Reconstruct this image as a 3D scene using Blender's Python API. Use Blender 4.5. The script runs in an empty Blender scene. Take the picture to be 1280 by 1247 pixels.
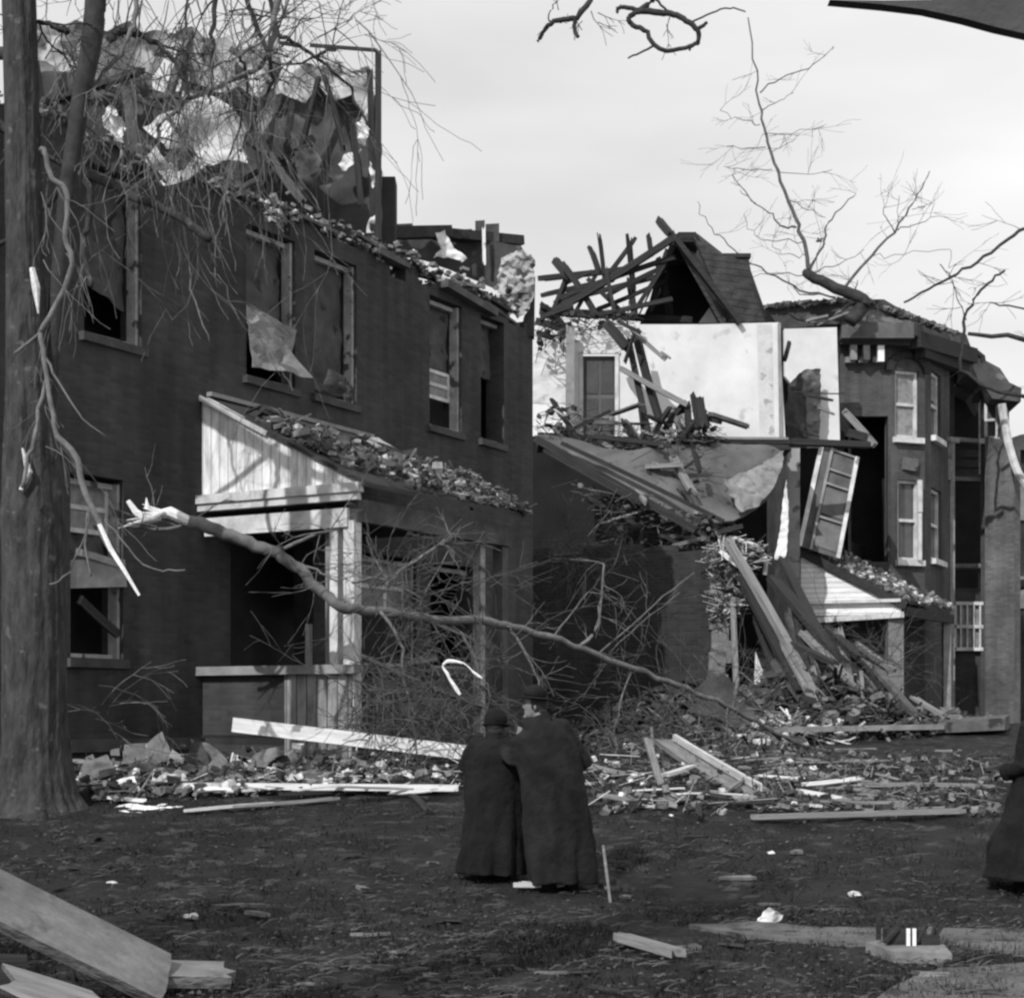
import bpy, bmesh, math, random
from mathutils import Vector, Matrix, noise
R = random.Random(7)
sc = bpy.context.scene
col = sc.collection
V = Vector

# ------------------------------------------------------------------ camera
F, HY, CZ = 2100.0, 890.0, 1.55          # focal length in photo pixels, horizon row, eye height
cam_d = bpy.data.cameras.new('camera')
cam = bpy.data.objects.new('camera', cam_d); col.objects.link(cam)
cam.location = (0, 0, CZ); cam.rotation_euler = (math.radians(90), 0, 0)
cam_d.sensor_fit = 'HORIZONTAL'; cam_d.sensor_width = 36
cam_d.lens = 36 * F / 1280; cam_d.shift_y = (HY - 623.5) / 1280
cam_d.clip_start = 0.1; cam_d.clip_end = 2000
sc.camera = cam

# ------------------------------------------------------------------ light
SUN = V((-.47, -.88, 0)).normalized() * math.cos(math.radians(37)) + V((0, 0, math.sin(math.radians(37))))
sd = bpy.data.lights.new('sun', 'SUN'); sd.energy = 3.7; sd.angle = math.radians(.55); sd.color = (1, 1, 1)
so = bpy.data.objects.new('sun', sd); col.objects.link(so)
so.rotation_euler = SUN.to_track_quat('Z', 'Y').to_euler()
w = bpy.data.worlds.new('World'); sc.world = w; w.use_nodes = True
nt = w.node_tree; nt.nodes.clear()
N = nt.nodes.new; L = nt.links.new
sky = N('ShaderNodeTexSky'); sky.sky_type = 'NISHITA'; sky.sun_disc = False
sky.sun_elevation = math.radians(37); sky.sun_rotation = math.atan2(SUN.x, SUN.y)
sky.dust_density = 6; sky.air_density = 1; sky.ozone_density = 1
bw = N('ShaderNodeRGBToBW'); L(sky.outputs[0], bw.inputs[0])
tc = N('ShaderNodeTexCoord'); mp = N('ShaderNodeMapping'); mp.inputs['Scale'].default_value = (1.2, 1.2, 4.5)
L(tc.outputs['Generated'], mp.inputs[0])
nz = N('ShaderNodeTexNoise'); nz.inputs['Scale'].default_value = 2.2; nz.inputs['Detail'].default_value = 5; nz.inputs['Roughness'].default_value = .45
L(mp.outputs[0], nz.inputs[0])
mr = N('ShaderNodeMapRange'); mr.inputs[1].default_value = .3; mr.inputs[2].default_value = .7
mr.inputs[3].default_value = 9.3; mr.inputs[4].default_value = 13      # bright thin overcast veil over the sky
L(nz.outputs[0], mr.inputs[0])
mx = N('ShaderNodeMix'); mx.data_type = 'FLOAT'; mx.inputs[0].default_value = .85
L(bw.outputs[0], mx.inputs[2]); L(mr.outputs[0], mx.inputs[3])
bg = N('ShaderNodeBackground'); bg.inputs[1].default_value = .09
L(mx.outputs[0], bg.inputs[0]); wo = N('ShaderNodeOutputWorld'); L(bg.outputs[0], wo.inputs[0])
sc.view_settings.view_transform = 'Standard'; sc.view_settings.look = 'None'
sc.view_settings.exposure = 0; sc.view_settings.gamma = 1
sc.cycles.filter_width = 2.5; sc.cycles.max_bounces = 6; sc.cycles.diffuse_bounces = 3

# ------------------------------------------------------------------ projection helpers
def P(px, py, Y): return V(((px - 640) * Y / F, Y, CZ - (py - HY) * Y / F))
def sm(a, b, x):
    t = min(1, max(0, (x - a) / (b - a))); return t * t * (3 - 2 * t)
def G(x, y):
    z = .9 * (sm(13, 22.5, y) * .35 + .65 * min(1, max(0, (y - 13.6) / 7.4)))
    z += .33 * sm(31, 35, y) * sm(0, 3, x)
    z += .035 * noise.noise(V((x * .5, y * .5, 0))) + .014 * noise.noise(V((x * 2.1, y * 2.1, 3)))
    return z
def on(px, py, lift=0):
    y = 6.0
    while y < 90:
        p = P(px, py, y)
        if p.z <= G(p.x, p.y): break
        y += .04
    p.z = G(p.x, p.y) + lift
    return p
def ground(p, lift=0): return V((p.x, p.y, G(p.x, p.y) + lift))

# ------------------------------------------------------------------ materials
MATS = {}
def newmat(name):
    m = bpy.data.materials.new(name); m.use_nodes = True; MATS[name] = m
    b = m.node_tree.nodes['Principled BSDF']; return m, m.node_tree, b
def g3(v): return (v, v, v, 1)
def rough(name, lo, hi, scale=3.0, r=.9, bump=.4, bscale=25, stretch=(1, 1, 1), detail=8, spots=None, coord='Object', metal=0, dist=.02):
    m, t, b = newmat(name); n = t.nodes.new; l = t.links.new
    tc = n('ShaderNodeTexCoord'); mp = n('ShaderNodeMapping'); mp.inputs['Scale'].default_value = stretch
    l(tc.outputs[coord], mp.inputs[0])
    z = n('ShaderNodeTexNoise'); z.inputs['Scale'].default_value = scale; z.inputs['Detail'].default_value = detail; z.inputs['Roughness'].default_value = .65
    l(mp.outputs[0], z.inputs[0])
    cr = n('ShaderNodeValToRGB'); cr.color_ramp.elements[0].position = .33; cr.color_ramp.elements[1].position = .68
    cr.color_ramp.elements[0].color = g3(lo); cr.color_ramp.elements[1].color = g3(hi); l(z.outputs[0], cr.inputs[0])
    out = cr.outputs[0]
    if spots:                                   # (value, scale, threshold): stains with a shape of their own
        s = n('ShaderNodeTexNoise'); s.inputs['Scale'].default_value = spots[1]; s.inputs['Detail'].default_value = 6; l(tc.outputs[coord], s.inputs[0])
        q = n('ShaderNodeValToRGB'); q.color_ramp.elements[0].position = spots[2]; q.color_ramp.elements[1].position = spots[2] + .07
        q.color_ramp.elements[0].color = g3(0); q.color_ramp.elements[1].color = g3(1); l(s.outputs[0], q.inputs[0])
        mi = n('ShaderNodeMix'); mi.data_type = 'RGBA'; l(q.outputs[0], mi.inputs[0]); l(out, mi.inputs[6]); mi.inputs[7].default_value = g3(spots[0]); out = mi.outputs[2]
    l(out, b.inputs['Base Color']); b.inputs['Roughness'].default_value = r; b.inputs['Metallic'].default_value = metal
    b.inputs['Specular IOR Level'].default_value = .25
    if bump:
        z2 = n('ShaderNodeTexNoise'); z2.inputs['Scale'].default_value = bscale; z2.inputs['Detail'].default_value = 6; l(mp.outputs[0], z2.inputs[0])
        bp = n('ShaderNodeBump'); bp.inputs['Strength'].default_value = bump; bp.inputs['Distance'].default_value = dist; l(z2.outputs[0], bp.inputs['Height']); l(bp.outputs[0], b.inputs['Normal'])
    return m
def brickmat(name, a, c, mortar, stain=.6, patch=None):
    m, t, b = newmat(name); n = t.nodes.new; l = t.links.new
    tc = n('ShaderNodeTexCoord'); br = n('ShaderNodeTexBrick'); l(tc.outputs['UV'], br.inputs[0])
    br.inputs['Scale'].default_value = 1; br.inputs['Brick Width'].default_value = .215; br.inputs['Row Height'].default_value = .075
    br.inputs['Mortar Size'].default_value = .009; br.inputs['Mortar Smooth'].default_value = .3
    br.inputs['Color1'].default_value = g3(a); br.inputs['Color2'].default_value = g3(c); br.inputs['Mortar'].default_value = g3(mortar)
    z = n('ShaderNodeTexNoise'); z.inputs['Scale'].default_value = .55; z.inputs['Detail'].default_value = 9; z.inputs['Roughness'].default_value = .6; l(tc.outputs['UV'], z.inputs[0])
    cr = n('ShaderNodeMapRange'); cr.inputs[1].default_value = .3; cr.inputs[2].default_value = .7; cr.inputs[3].default_value = stain; cr.inputs[4].default_value = 1.25; l(z.outputs[0], cr.inputs[0])
    # rain streaks: noise stretched down the wall
    mp = n('ShaderNodeMapping'); mp.inputs['Scale'].default_value = (2.2, .18, 1); l(tc.outputs['UV'], mp.inputs[0])
    z3 = n('ShaderNodeTexNoise'); z3.inputs['Scale'].default_value = 1.5; z3.inputs['Detail'].default_value = 6; l(mp.outputs[0], z3.inputs[0])
    c3 = n('ShaderNodeMapRange'); c3.inputs[1].default_value = .35; c3.inputs[2].default_value = .7; c3.inputs[3].default_value = .78; c3.inputs[4].default_value = 1.15; l(z3.outputs[0], c3.inputs[0])
    mu = n('ShaderNodeMix'); mu.data_type = 'RGBA'; mu.blend_type = 'MULTIPLY'; mu.inputs[0].default_value = 1; l(br.outputs[0], mu.inputs[6]); l(cr.outputs[0], mu.inputs[7])
    mv = n('ShaderNodeMix'); mv.data_type = 'RGBA'; mv.blend_type = 'MULTIPLY'; mv.inputs[0].default_value = 1; l(mu.outputs[2], mv.inputs[6]); l(c3.outputs[0], mv.inputs[7])
    l(mv.outputs[2], b.inputs['Base Color']); b.inputs['Roughness'].default_value = .92; b.inputs['Specular IOR Level'].default_value = .15
    bp = n('ShaderNodeBump'); bp.inputs['Strength'].default_value = .5; bp.inputs['Distance'].default_value = .012; bp.invert = True
    l(br.outputs['Fac'], bp.inputs['Height']); l(bp.outputs[0], b.inputs['Normal'])
    return m
def boardmat(name, lo, hi, pitch=.14, line=.35, rot=0, var=.15, coord='UV'):
    """painted boards or tongue-and-groove: narrow dark joints every `pitch` metres along U (rot=1: along V)"""
    m, t, b = newmat(name); n = t.nodes.new; l = t.links.new
    tc = n('ShaderNodeTexCoord'); sp = n('ShaderNodeSeparateXYZ'); l(tc.outputs[coord], sp.inputs[0])
    d = n('ShaderNodeMath'); d.operation = 'DIVIDE'; d.inputs[1].default_value = pitch; l(sp.outputs[1 if rot else 0], d.inputs[0])
    f = n('ShaderNodeMath'); f.operation = 'FRACT'; l(d.outputs[0], f.inputs[0])
    c = n('ShaderNodeMath'); c.operation = 'LESS_THAN'; c.inputs[1].default_value = .1; l(f.outputs[0], c.inputs[0])
    mp = n('ShaderNodeMapping'); mp.inputs['Scale'].default_value = (1, .25, 1) if not rot else (.25, 1, 1); l(tc.outputs[coord], mp.inputs[0])
    z = n('ShaderNodeTexNoise'); z.inputs['Scale'].default_value = 7; z.inputs['Detail'].default_value = 9; z.inputs['Roughness'].default_value = .7; l(mp.outputs[0], z.inputs[0])
    cr = n('ShaderNodeValToRGB'); cr.color_ramp.elements[0].position = .36; cr.color_ramp.elements[1].position = .6
    cr.color_ramp.elements[0].color = g3(lo); cr.color_ramp.elements[1].color = g3(hi); l(z.outputs[0], cr.inputs[0])
    mi = n('ShaderNodeMix'); mi.data_type = 'RGBA'; l(c.outputs[0], mi.inputs[0]); l(cr.outputs[0], mi.inputs[6]); mi.inputs[7].default_value = g3(lo * line)
    l(mi.outputs[2], b.inputs['Base Color']); b.inputs['Roughness'].default_value = .8; b.inputs['Specular IOR Level'].default_value = .2
    bp = n('ShaderNodeBump'); bp.inputs['Strength'].default_value = .6; bp.inputs['Distance'].default_value = .01; bp.invert = True; l(c.outputs[0], bp.inputs['Height']); l(bp.outputs[0], b.inputs['Normal'])
    return m
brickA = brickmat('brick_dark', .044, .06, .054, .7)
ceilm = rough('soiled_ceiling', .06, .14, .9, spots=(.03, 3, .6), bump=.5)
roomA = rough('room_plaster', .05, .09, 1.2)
brickB = brickmat('brick_shade_tone', .03, .045, .045, .6)  # shade on house B's lower wall is put into this brick tone
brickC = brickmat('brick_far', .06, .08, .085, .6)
innerdark = rough('inner_shade_plaster', .008, .018, 1.2)  # near black: the shade of the open rooms is in the colour
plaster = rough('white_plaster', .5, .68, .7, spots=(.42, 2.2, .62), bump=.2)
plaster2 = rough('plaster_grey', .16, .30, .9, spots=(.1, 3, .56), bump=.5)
felt = rough('roofing_felt', .035, .075, 1.4, spots=(.13, 1.8, .6), bump=.8, bscale=8)
feltlight = rough('torn_lining', .2, .5, 2.2, spots=(.09, 3.2, .56), bump=.8, bscale=9)
slate = boardmat('slate_dark', .03, .055, .16, .4, 1)
whitewood = boardmat('white_boarding', .45, .8, .15, .75, 0)
siding = boardmat('white_clapboard', .6, .78, .13, .4, 1)
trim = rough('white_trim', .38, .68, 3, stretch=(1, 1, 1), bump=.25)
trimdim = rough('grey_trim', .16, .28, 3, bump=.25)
grain = (.5, 9, 9)
woodlight = rough('split_wood_light', .34, .62, 3, stretch=grain, bump=.5, bscale=9)
woodpaint = rough('painted_board', .5, .78, 3, stretch=grain, bump=.4, bscale=9, spots=(.22, 4, .6))
woodmid = rough('weathered_wood', .12, .26, 3, stretch=grain, bump=.5, bscale=9)
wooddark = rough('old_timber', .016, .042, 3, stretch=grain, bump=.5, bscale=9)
bark = rough('bark', .018, .06, 9, stretch=(1, 1, .35), bump=1, bscale=7, detail=12, dist=.09, spots=(.09, 7, .62))
barklight = rough('twig_bark', .08, .19, 6, bump=.3)
barkdark = rough('branch_bark_dark', .02, .05, 6, bump=.3)
barkfaint = rough('far_twig_bark', .04, .1, 6, bump=.3)
rawwood = rough('torn_wood', .62, .85, 6, bump=.5)
soil = rough('turf_soil', .004, .024, 1.6, bump=1, bscale=9, detail=14, spots=(.045, 4, .58), dist=.08)
grassm = rough('dry_grass', .009, .03, 9, bump=0)
litter = rough('leaf_litter', .03, .09, 7, bump=0)
concrete = rough('concrete', .07, .14, 2.5, bump=.5, bscale=14, spots=(.035, 3, .57))
stonedim = rough('stone_dim', .045, .08, 4, bump=.5)
plastermid = rough('plaster_soiled', .13, .28, 1.6, spots=(.12, 3, .6), bump=.5)
trimworn = rough('worn_trim', .2, .46, 3, spots=(.07, 5, .56), bump=.4)
stone = rough('stone', .12, .24, 4, bump=.5, spots=(.07, 5, .6))
rubA = rough('rubble_pale', .35, .75, 6, bump=.5)
rubB = rough('rubble_mid', .09, .22, 6, bump=.5)
rubC = rough('rubble_dark', .03, .07, 6, bump=.5)
cloth = rough('black_wool', .004, .011, 5, r=.95, bump=.7, bscale=18, dist=.03)
cloth2 = rough('charcoal_wool', .006, .017, 5, r=.95, bump=.7, bscale=16, dist=.03)
skin = rough('skin', .15, .2, 9, r=.6, bump=.1)
hair = rough('hair', .015, .03, 20, r=.6, bump=.3)
glass = rough('window_glass', .05, .09, 2, r=.12, bump=.05); glass.node_tree.nodes['Principled BSDF'].inputs['Specular IOR Level'].default_value = .6
curtain = rough('blind_cloth', .14, .3, 5, bump=.2)
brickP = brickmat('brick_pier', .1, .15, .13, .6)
straw = rough('matted_straw', .03, .09, 5, bump=0)
drape = rough('dusty_drape', .05, .10, 2, spots=(.03, 3, .6), bump=.5)
branchmid = rough('branch_grey', .06, .12, 6, bump=.3)
metal = rough('dull_metal', .16, .26, 3, r=.55, bump=.2, metal=.3)
metaldark = rough('dark_metal', .03, .06, 3, r=.5, bump=.2, metal=.3)
awningm = rough('awning_canvas', .05, .085, 1.3, r=.9, bump=.5)
paper = rough('paper_white', .7, .85, 4, bump=.3)

# ------------------------------------------------------------------ mesh builder and tagging
def world_of(o):
    m = o.matrix_basis.copy()
    if o.parent: m = world_of(o.parent) @ o.matrix_parent_inverse @ m
    return m
def tag(o, label=None, cat=None, group=None, kind=None):
    if label: o['label'] = label
    if cat: o['category'] = cat
    if group: o['group'] = group
    if kind: o['kind'] = kind
    return o
def boxuv(me):
    uv = me.uv_layers.new(name='UVMap').data
    for p in me.polygons:
        n = p.normal
        if abs(n.z) > .85: t, s = V((1, 0, 0)), V((0, 1, 0))
        else:
            t = V((0, 0, 1)).cross(n).normalized(); s = V((0, 0, 1)) if abs(n.z) < .3 else n.cross(t)
        for li in p.loop_indices:
            c = me.vertices[me.loops[li].vertex_index].co
            uv[li].uv = (c.dot(t), c.dot(s))
def link(name, me, mats, parent=None, smooth=False, recenter=True):
    """me is in world coordinates; becomes one mesh object, origin at its base unless it is a part"""
    boxuv(me)
    for m in (mats if isinstance(mats, (list, tuple)) else [mats]): me.materials.append(m)
    if smooth: me.polygons.foreach_set('use_smooth', [True] * len(me.polygons))
    o = bpy.data.objects.new(name, me); col.objects.link(o)
    if parent is not None:
        o.parent = parent; o.matrix_parent_inverse = world_of(parent).inverted()
    elif recenter and len(me.vertices):
        xs = [v.co for v in me.vertices]
        c = V((sum(v.x for v in xs) / len(xs), sum(v.y for v in xs) / len(xs), min(v.z for v in xs)))
        me.transform(Matrix.Translation(-c)); o.location = c
    return o
def empty(name, loc, label, cat, group=None):
    o = bpy.data.objects.new(name, None); col.objects.link(o); o.location = loc
    o.empty_display_size = .3
    return tag(o, label, cat, group)
class MB:
    def __init__(s): s.v = []; s.f = []; s.m = []
    def add(s, vs, fs, mi=0):
        b = len(s.v); s.v += [tuple(x) for x in vs]; s.f += [tuple(b + i for i in f) for f in fs]; s.m += [mi] * len(fs)
    def hexa(s, c, mi=0):   # 8 corners: bottom ring 0-3, top ring 4-7
        s.add(c, [(3, 2, 1, 0), (4, 5, 6, 7), (0, 1, 5, 4), (1, 2, 6, 5), (2, 3, 7, 6), (3, 0, 4, 7)], mi)
    def beam(s, p, q, w_, t, up=V((0, 0, 1)), mi=0, taper=1):
        p, q = V(p), V(q); a = (q - p).normalized()
        if abs(a.dot(up)) > .98: up = V((0, 1, 0))
        sd = a.cross(up).normalized(); u2 = sd.cross(a)
        c = []
        for k, e in ((1, p), (taper, q)):
            for i, j in ((-1, -1), (1, -1), (1, 1), (-1, 1)): c.append(e + sd * i * w_ / 2 * k + u2 * j * t / 2 * k)
        s.add(c, [(0, 1, 2, 3), (7, 6, 5, 4), (4, 5, 1, 0), (5, 6, 2, 1), (6, 7, 3, 2), (7, 4, 0, 3)], mi)
    def box(s, x0, x1, y0, y1, z0, z1, M=None, mi=0):
        c = [V(a) for a in ((x0, y0, z0), (x1, y0, z0), (x1, y1, z0), (x0, y1, z0), (x0, y0, z1), (x1, y0, z1), (x1, y1, z1), (x0, y1, z1))]
        if M: c = [M @ a for a in c]
        s.hexa(c, mi)
    def tube(s, pts, rad, n=6, mi=0, cap=True):
        pts = [V(p) for p in pts]; b = len(s.v); k = len(pts)
        ref = V((.31, .2, .93))
        for i, p in enumerate(pts):
            d = (pts[min(i + 1, k - 1)] - pts[max(i - 1, 0)]).normalized()
            if abs(d.dot(ref)) > .95: r1 = V((1, 0, 0))
            else: r1 = ref
            x = d.cross(r1).normalized(); y = d.cross(x)
            r = rad[i] if isinstance(rad, (list, tuple)) else rad
            for j in range(n):
                a = 2 * math.pi * j / n; s.v.append(tuple(p + (x * math.cos(a) + y * math.sin(a)) * r))
        for i in range(k - 1):
            for j in range(n):
                j2 = (j + 1) % n; s.f.append((b + i * n + j, b + i * n + j2, b + (i + 1) * n + j2, b + (i + 1) * n + j)); s.m.append(mi)
        if cap:
            s.f.append(tuple(b + j for j in range(n))[::-1]); s.m.append(mi)
            s.f.append(tuple(b + (k - 1) * n + j for j in range(n))); s.m.append(mi)
    def chunk(s, c, sx, sy, sz, mi=0, rnd=R, M=None):
        M = M or (Matrix.Rotation(rnd.uniform(0, 6.3), 3, 'Z') @ Matrix.Rotation(rnd.uniform(-.6, .6), 3, 'X') @ Matrix.Rotation(rnd.uniform(-.5, .5), 3, 'Y'))
        cs = []
        for z in (-1, 1):
            for x, y in ((-1, -1), (1, -1), (1, 1), (-1, 1)):
                cs.append(V(c) + M @ V((x * sx * rnd.uniform(.6, 1), y * sy * rnd.uniform(.6, 1), z * sz * rnd.uniform(.6, 1))))
        s.hexa(cs, mi)
    def prism(s, pts, ext, mi=0):
        n = len(pts); e = V(ext); a = [V(p) for p in pts]
        s.add(a + [p + e for p in a], [tuple(range(n)), tuple(range(2 * n - 1, n - 1, -1))] + [((i + 1) % n, i, i + n, (i + 1) % n + n) for i in range(n)], mi)
    def mesh(s, fix=True):
        me = bpy.data.meshes.new('m'); me.from_pydata(s.v, [], s.f)
        me.polygons.foreach_set('material_index', s.m)
        if fix:
            bm = bmesh.new(); bm.from_mesh(me); bmesh.ops.recalc_face_normals(bm, faces=bm.faces); bm.to_mesh(me); bm.free()
        me.update(); return me
    def build(s, name, mats, parent=None, smooth=False, fix=True): return link(name, s.mesh(fix), mats, parent, smooth)
def wall(name, A, B, z0, prof, thick, holes, mat, parent):
    """brick wall from plan point A to B (left to right as the camera sees it), holes = (s0, s1, h0, h1), prof = [(s, ztop)]"""
    A = V((A[0], A[1], 0)); B = V((B[0], B[1], 0)); Ln = (B - A).length; d = (B - A) / Ln; n = V((d.y, -d.x, 0))
    def top(s):
        for (a, za), (b, zb) in zip(prof, prof[1:]):
            if a <= s <= b: return za + (zb - za) * (s - a) / max(1e-6, b - a)
        return prof[-1][1] if s > prof[-1][0] else prof[0][1]
    xs = sorted(set([0, Ln] + [h[0] for h in holes] + [h[1] for h in holes] + [p[0] for p in prof if 0 < p[0] < Ln]))
    zs = sorted(set([z0] + [h[2] for h in holes] + [h[3] for h in holes]))
    bm = bmesh.new(); cache = {}
    def vt(s, z, k):
        key = (round(s, 4), round(z, 4), k)
        if key not in cache: cache[key] = bm.verts.new(A + d * s - n * thick * k + V((0, 0, z)))
        return cache[key]
    def face(vs):
        k = frozenset(vs)
        if len(k) < 3: return
        if k in faces: bm.faces.remove(faces.pop(k)); return
        faces[k] = bm.faces.new(vs)
    faces = {}
    for a, b in zip(xs, xs[1:]):
        if b - a < 1e-4: continue
        ta, tb = top(a + 1e-5), top(b - 1e-5); ze = [z for z in zs if z < min(ta, tb) - .02]
        for i, za in enumerate(ze):
            last = i == len(ze) - 1
            zb1, zb2 = (ta, tb) if last else (ze[i + 1], ze[i + 1])
            mid = ((a + b) / 2, (za + min(zb1, zb2)) / 2)
            if any(h[0] - 1e-5 < mid[0] < h[1] + 1e-5 and h[2] < mid[1] < h[3] for h in holes): continue
            f = [vt(a, za, 0), vt(b, za, 0), vt(b, zb2, 0), vt(a, zb1, 0)]; k = [vt(a, za, 1), vt(b, za, 1), vt(b, zb2, 1), vt(a, zb1, 1)]
            face(f); face(k[::-1])
            for i0, i1 in ((0, 1), (1, 2), (2, 3), (3, 0)): face([f[i1], f[i0], k[i0], k[i1]])
    bmesh.ops.recalc_face_normals(bm, faces=bm.faces)
    me = bpy.data.meshes.new('w'); bm.to_mesh(me); bm.free()
    return link(name, me, mat, parent)
def sheet(name, pts, thick, mat, parent=None, crumple=.1, cuts=4, fr=1.2, seed=0, curl=None, smooth=True):
    """a torn irregular sheet: an outline of 3-D points, meshed, crumpled and given thickness"""
    bm = bmesh.new(); vs = [bm.verts.new(p) for p in pts]; f = bm.faces.new(vs); f.normal_update(); n = f.normal.copy()
    bmesh.ops.triangulate(bm, faces=bm.faces)
    for _ in range(cuts):
        el = sorted(bm.edges, key=lambda e: -e.calc_length()); L0 = el[0].calc_length() if el else 0
        bmesh.ops.subdivide_edges(bm, edges=[e for e in bm.edges if e.calc_length() > L0 * .45], cuts=1); bmesh.ops.triangulate(bm, faces=bm.faces)
    for v in bm.verts:
        q = v.co * fr + V((seed, 0, 0))
        v.co += n * crumple * (noise.noise(q) + .5 * noise.noise(q * 2.3)) + V((noise.noise(q * 3), noise.noise(q * 3 + V((9, 0, 0))), noise.noise(q * 3 + V((0, 9, 0))))) * crumple * .3
        if curl: v.co = curl(v.co)
    g = bmesh.ops.extrude_face_region(bm, geom=list(bm.faces))
    for v in [x for x in g['geom'] if isinstance(x, bmesh.types.BMVert)]: v.co += n * thick
    bmesh.ops.recalc_face_normals(bm, faces=bm.faces)
    me = bpy.data.meshes.new('s'); bm.to_mesh(me); bm.free()
    return link(name, me, mat, parent, False)
def board_mesh(Ln, w_, t, jag=.12, bow=.02, rnd=R, strips=5):
    """plank along local X with splintered ends"""
    v, f = [], []; seg = max(3, int(Ln / .35)); bo = rnd.uniform(-bow, bow) * Ln
    e0 = [rnd.uniform(0, jag) for _ in range(strips + 1)]; e1 = [rnd.uniform(0, jag) for _ in range(strips + 1)]
    for i in range(seg + 1):
        u = i / seg
        for j in range(strips + 1):
            x = u * Ln
            if i == 0: x += e0[j]
            if i == seg: x -= e1[j]
            y = (j / strips - .5) * w_; z = bo * 4 * u * (1 - u)
            v.append((x, y, z + t)); v.append((x, y, z))
    def id(i, j, k): return (i * (strips + 1) + j) * 2 + k
    for i in range(seg):
        for j in range(strips):
            f.append((id(i, j, 0), id(i + 1, j, 0), id(i + 1, j + 1, 0), id(i, j + 1, 0))); f.append((id(i, j + 1, 1), id(i + 1, j + 1, 1), id(i + 1, j, 1), id(i, j, 1)))
        f.append((id(i, 0, 1), id(i + 1, 0, 1), id(i + 1, 0, 0), id(i, 0, 0))); f.append((id(i, strips, 0), id(i + 1, strips, 0), id(i + 1, strips, 1), id(i, strips, 1)))
    for j in range(strips):
        f.append((id(0, j, 1), id(0, j, 0), id(0, j + 1, 0), id(0, j + 1, 1))); f.append((id(seg, j, 0), id(seg, j, 1), id(seg, j + 1, 1), id(seg, j + 1, 0)))
    me = bpy.data.meshes.new('b'); me.from_pydata(v, [], f); me.update(); return me
def board(name, p, q, w_, t, mat, label=None, cat='board', group=None, parent=None, up=V((0, 0, 1)), jag=.12, roll=0, bow=.015):
    p, q = V(p), V(q); me = board_mesh((q - p).length, w_, t, jag, bow); boxuv(me); me.materials.append(mat)
    o = bpy.data.objects.new(name, me); col.objects.link(o)
    x = (q - p).normalized()
    if abs(x.dot(up)) > .97: up = V((0, 1, 0))
    y = up.cross(x).normalized(); z = x.cross(y)
    M = Matrix((x, y, z)).transposed().to_4x4() @ Matrix.Rotation(roll, 4, 'X'); M.translation = p
    if parent is not None: o.parent = parent; o.matrix_parent_inverse = world_of(parent).inverted()
    o.matrix_basis = M
    if label: tag(o, label, cat, group)
    return o
def wander(p, q, n=6, amp=.06, seed=0):
    p, q = V(p), V(q); out = []; Ln = (q - p).length
    for i in range(n + 1):
        t = i / n; w_ = math.sin(math.pi * t)
        o = V((noise.noise(V((seed, t * 3, 0))), noise.noise(V((seed, t * 3, 5))), noise.noise(V((seed, t * 3, 9))))) * amp * Ln * (w_ * .8 + .2 if 0 < i < n else 0)
        out.append(p.lerp(q, t) + o)
    return out
def smoothpath(pts, sub=4, jit=.0, seed=0):
    pts = [V(p) for p in pts]; out = []
    for i in range(len(pts) - 1):
        a = pts[max(i - 1, 0)]; b = pts[i]; c = pts[i + 1]; d = pts[min(i + 2, len(pts) - 1)]
        for k in range(sub):
            t = k / sub
            out.append(.5 * ((2 * b) + (c - a) * t + (2 * a - 5 * b + 4 * c - d) * t * t + (3 * b - a - 3 * c + d) * t ** 3))
    out.append(pts[-1])
    if jit:
        for i in range(1, len(out) - 1): out[i] = out[i] + V((noise.noise(V((seed, i * .7, 0))), noise.noise(V((seed, i * .7, 4))), noise.noise(V((seed, i * .7, 8))))) * jit
    return out
def twigs(mb, p, d, Ln, r, lev, rnd, grav=0.0, spread=.7, n=6, sides=4, mi=0, kids=(2, 4), rmin=.003):
    """recursive bare twig: one crooked tube with side shoots"""
    pts = [V(p)]; d = V(d).normalized(); step = Ln / n
    for i in range(n):
        d = (d + V((rnd.gauss(0, .16), rnd.gauss(0, .16), rnd.gauss(0, .16) - grav))).normalized(); pts.append(pts[-1] + d * step)
    mb.tube(pts, [max(rmin, r * (1 - .75 * i / n)) for i in range(n + 1)], sides, mi, cap=False)
    if lev <= 0: return
    for _ in range(rnd.randint(*kids)):
        i = rnd.randint(1, n - 1); a = (pts[i + 1] - pts[i]).normalized()
        s = V((rnd.gauss(0, 1), rnd.gauss(0, 1), rnd.gauss(0, 1))); s = (s - a * s.dot(a)).normalized()
        twigs(mb, pts[i], a + s * spread * rnd.uniform(.6, 1.4), Ln * rnd.uniform(.4, .75), r * .55, lev - 1, rnd, grav, spread, max(3, n - 1), sides, mi, kids, rmin)
woodweath = rough('porch_timber', .05, .11, 3, bump=.4)
# ------------------------------------------------------------------ ground, walks, terrace
def axis(a, b, s0, k):
    out = [a]; s = s0
    while out[-1] < b: out.append(out[-1] + s); s *= k
    return out
ys = axis(3, 36, .09, 1.008) + [40, 48, 60, 80, 110, 160, 240, 400]
gm = []
for y in ys:
    hw = max(9, y * .62)
    gm.append([V((x0, y, G(x0, y) + (0.03 * noise.noise(V((x0 * 3, y * 3, 1))) + .02 * noise.noise(V((x0 * 8, y * 8, 1))) if y < 36 else 0))) for x0 in [hw * (i / 110 - 1) for i in range(221)]])
vs = [p for r in gm for p in r]; fs = [(i * 221 + j, i * 221 + j + 1, (i + 1) * 221 + j + 1, (i + 1) * 221 + j) for i in range(len(gm) - 1) for j in range(220)]
me = bpy.data.meshes.new('g'); me.from_pydata(vs, [], fs); me.update()
tag(link('ground', me, soil, None, True, recenter=False), kind='structure')
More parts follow.
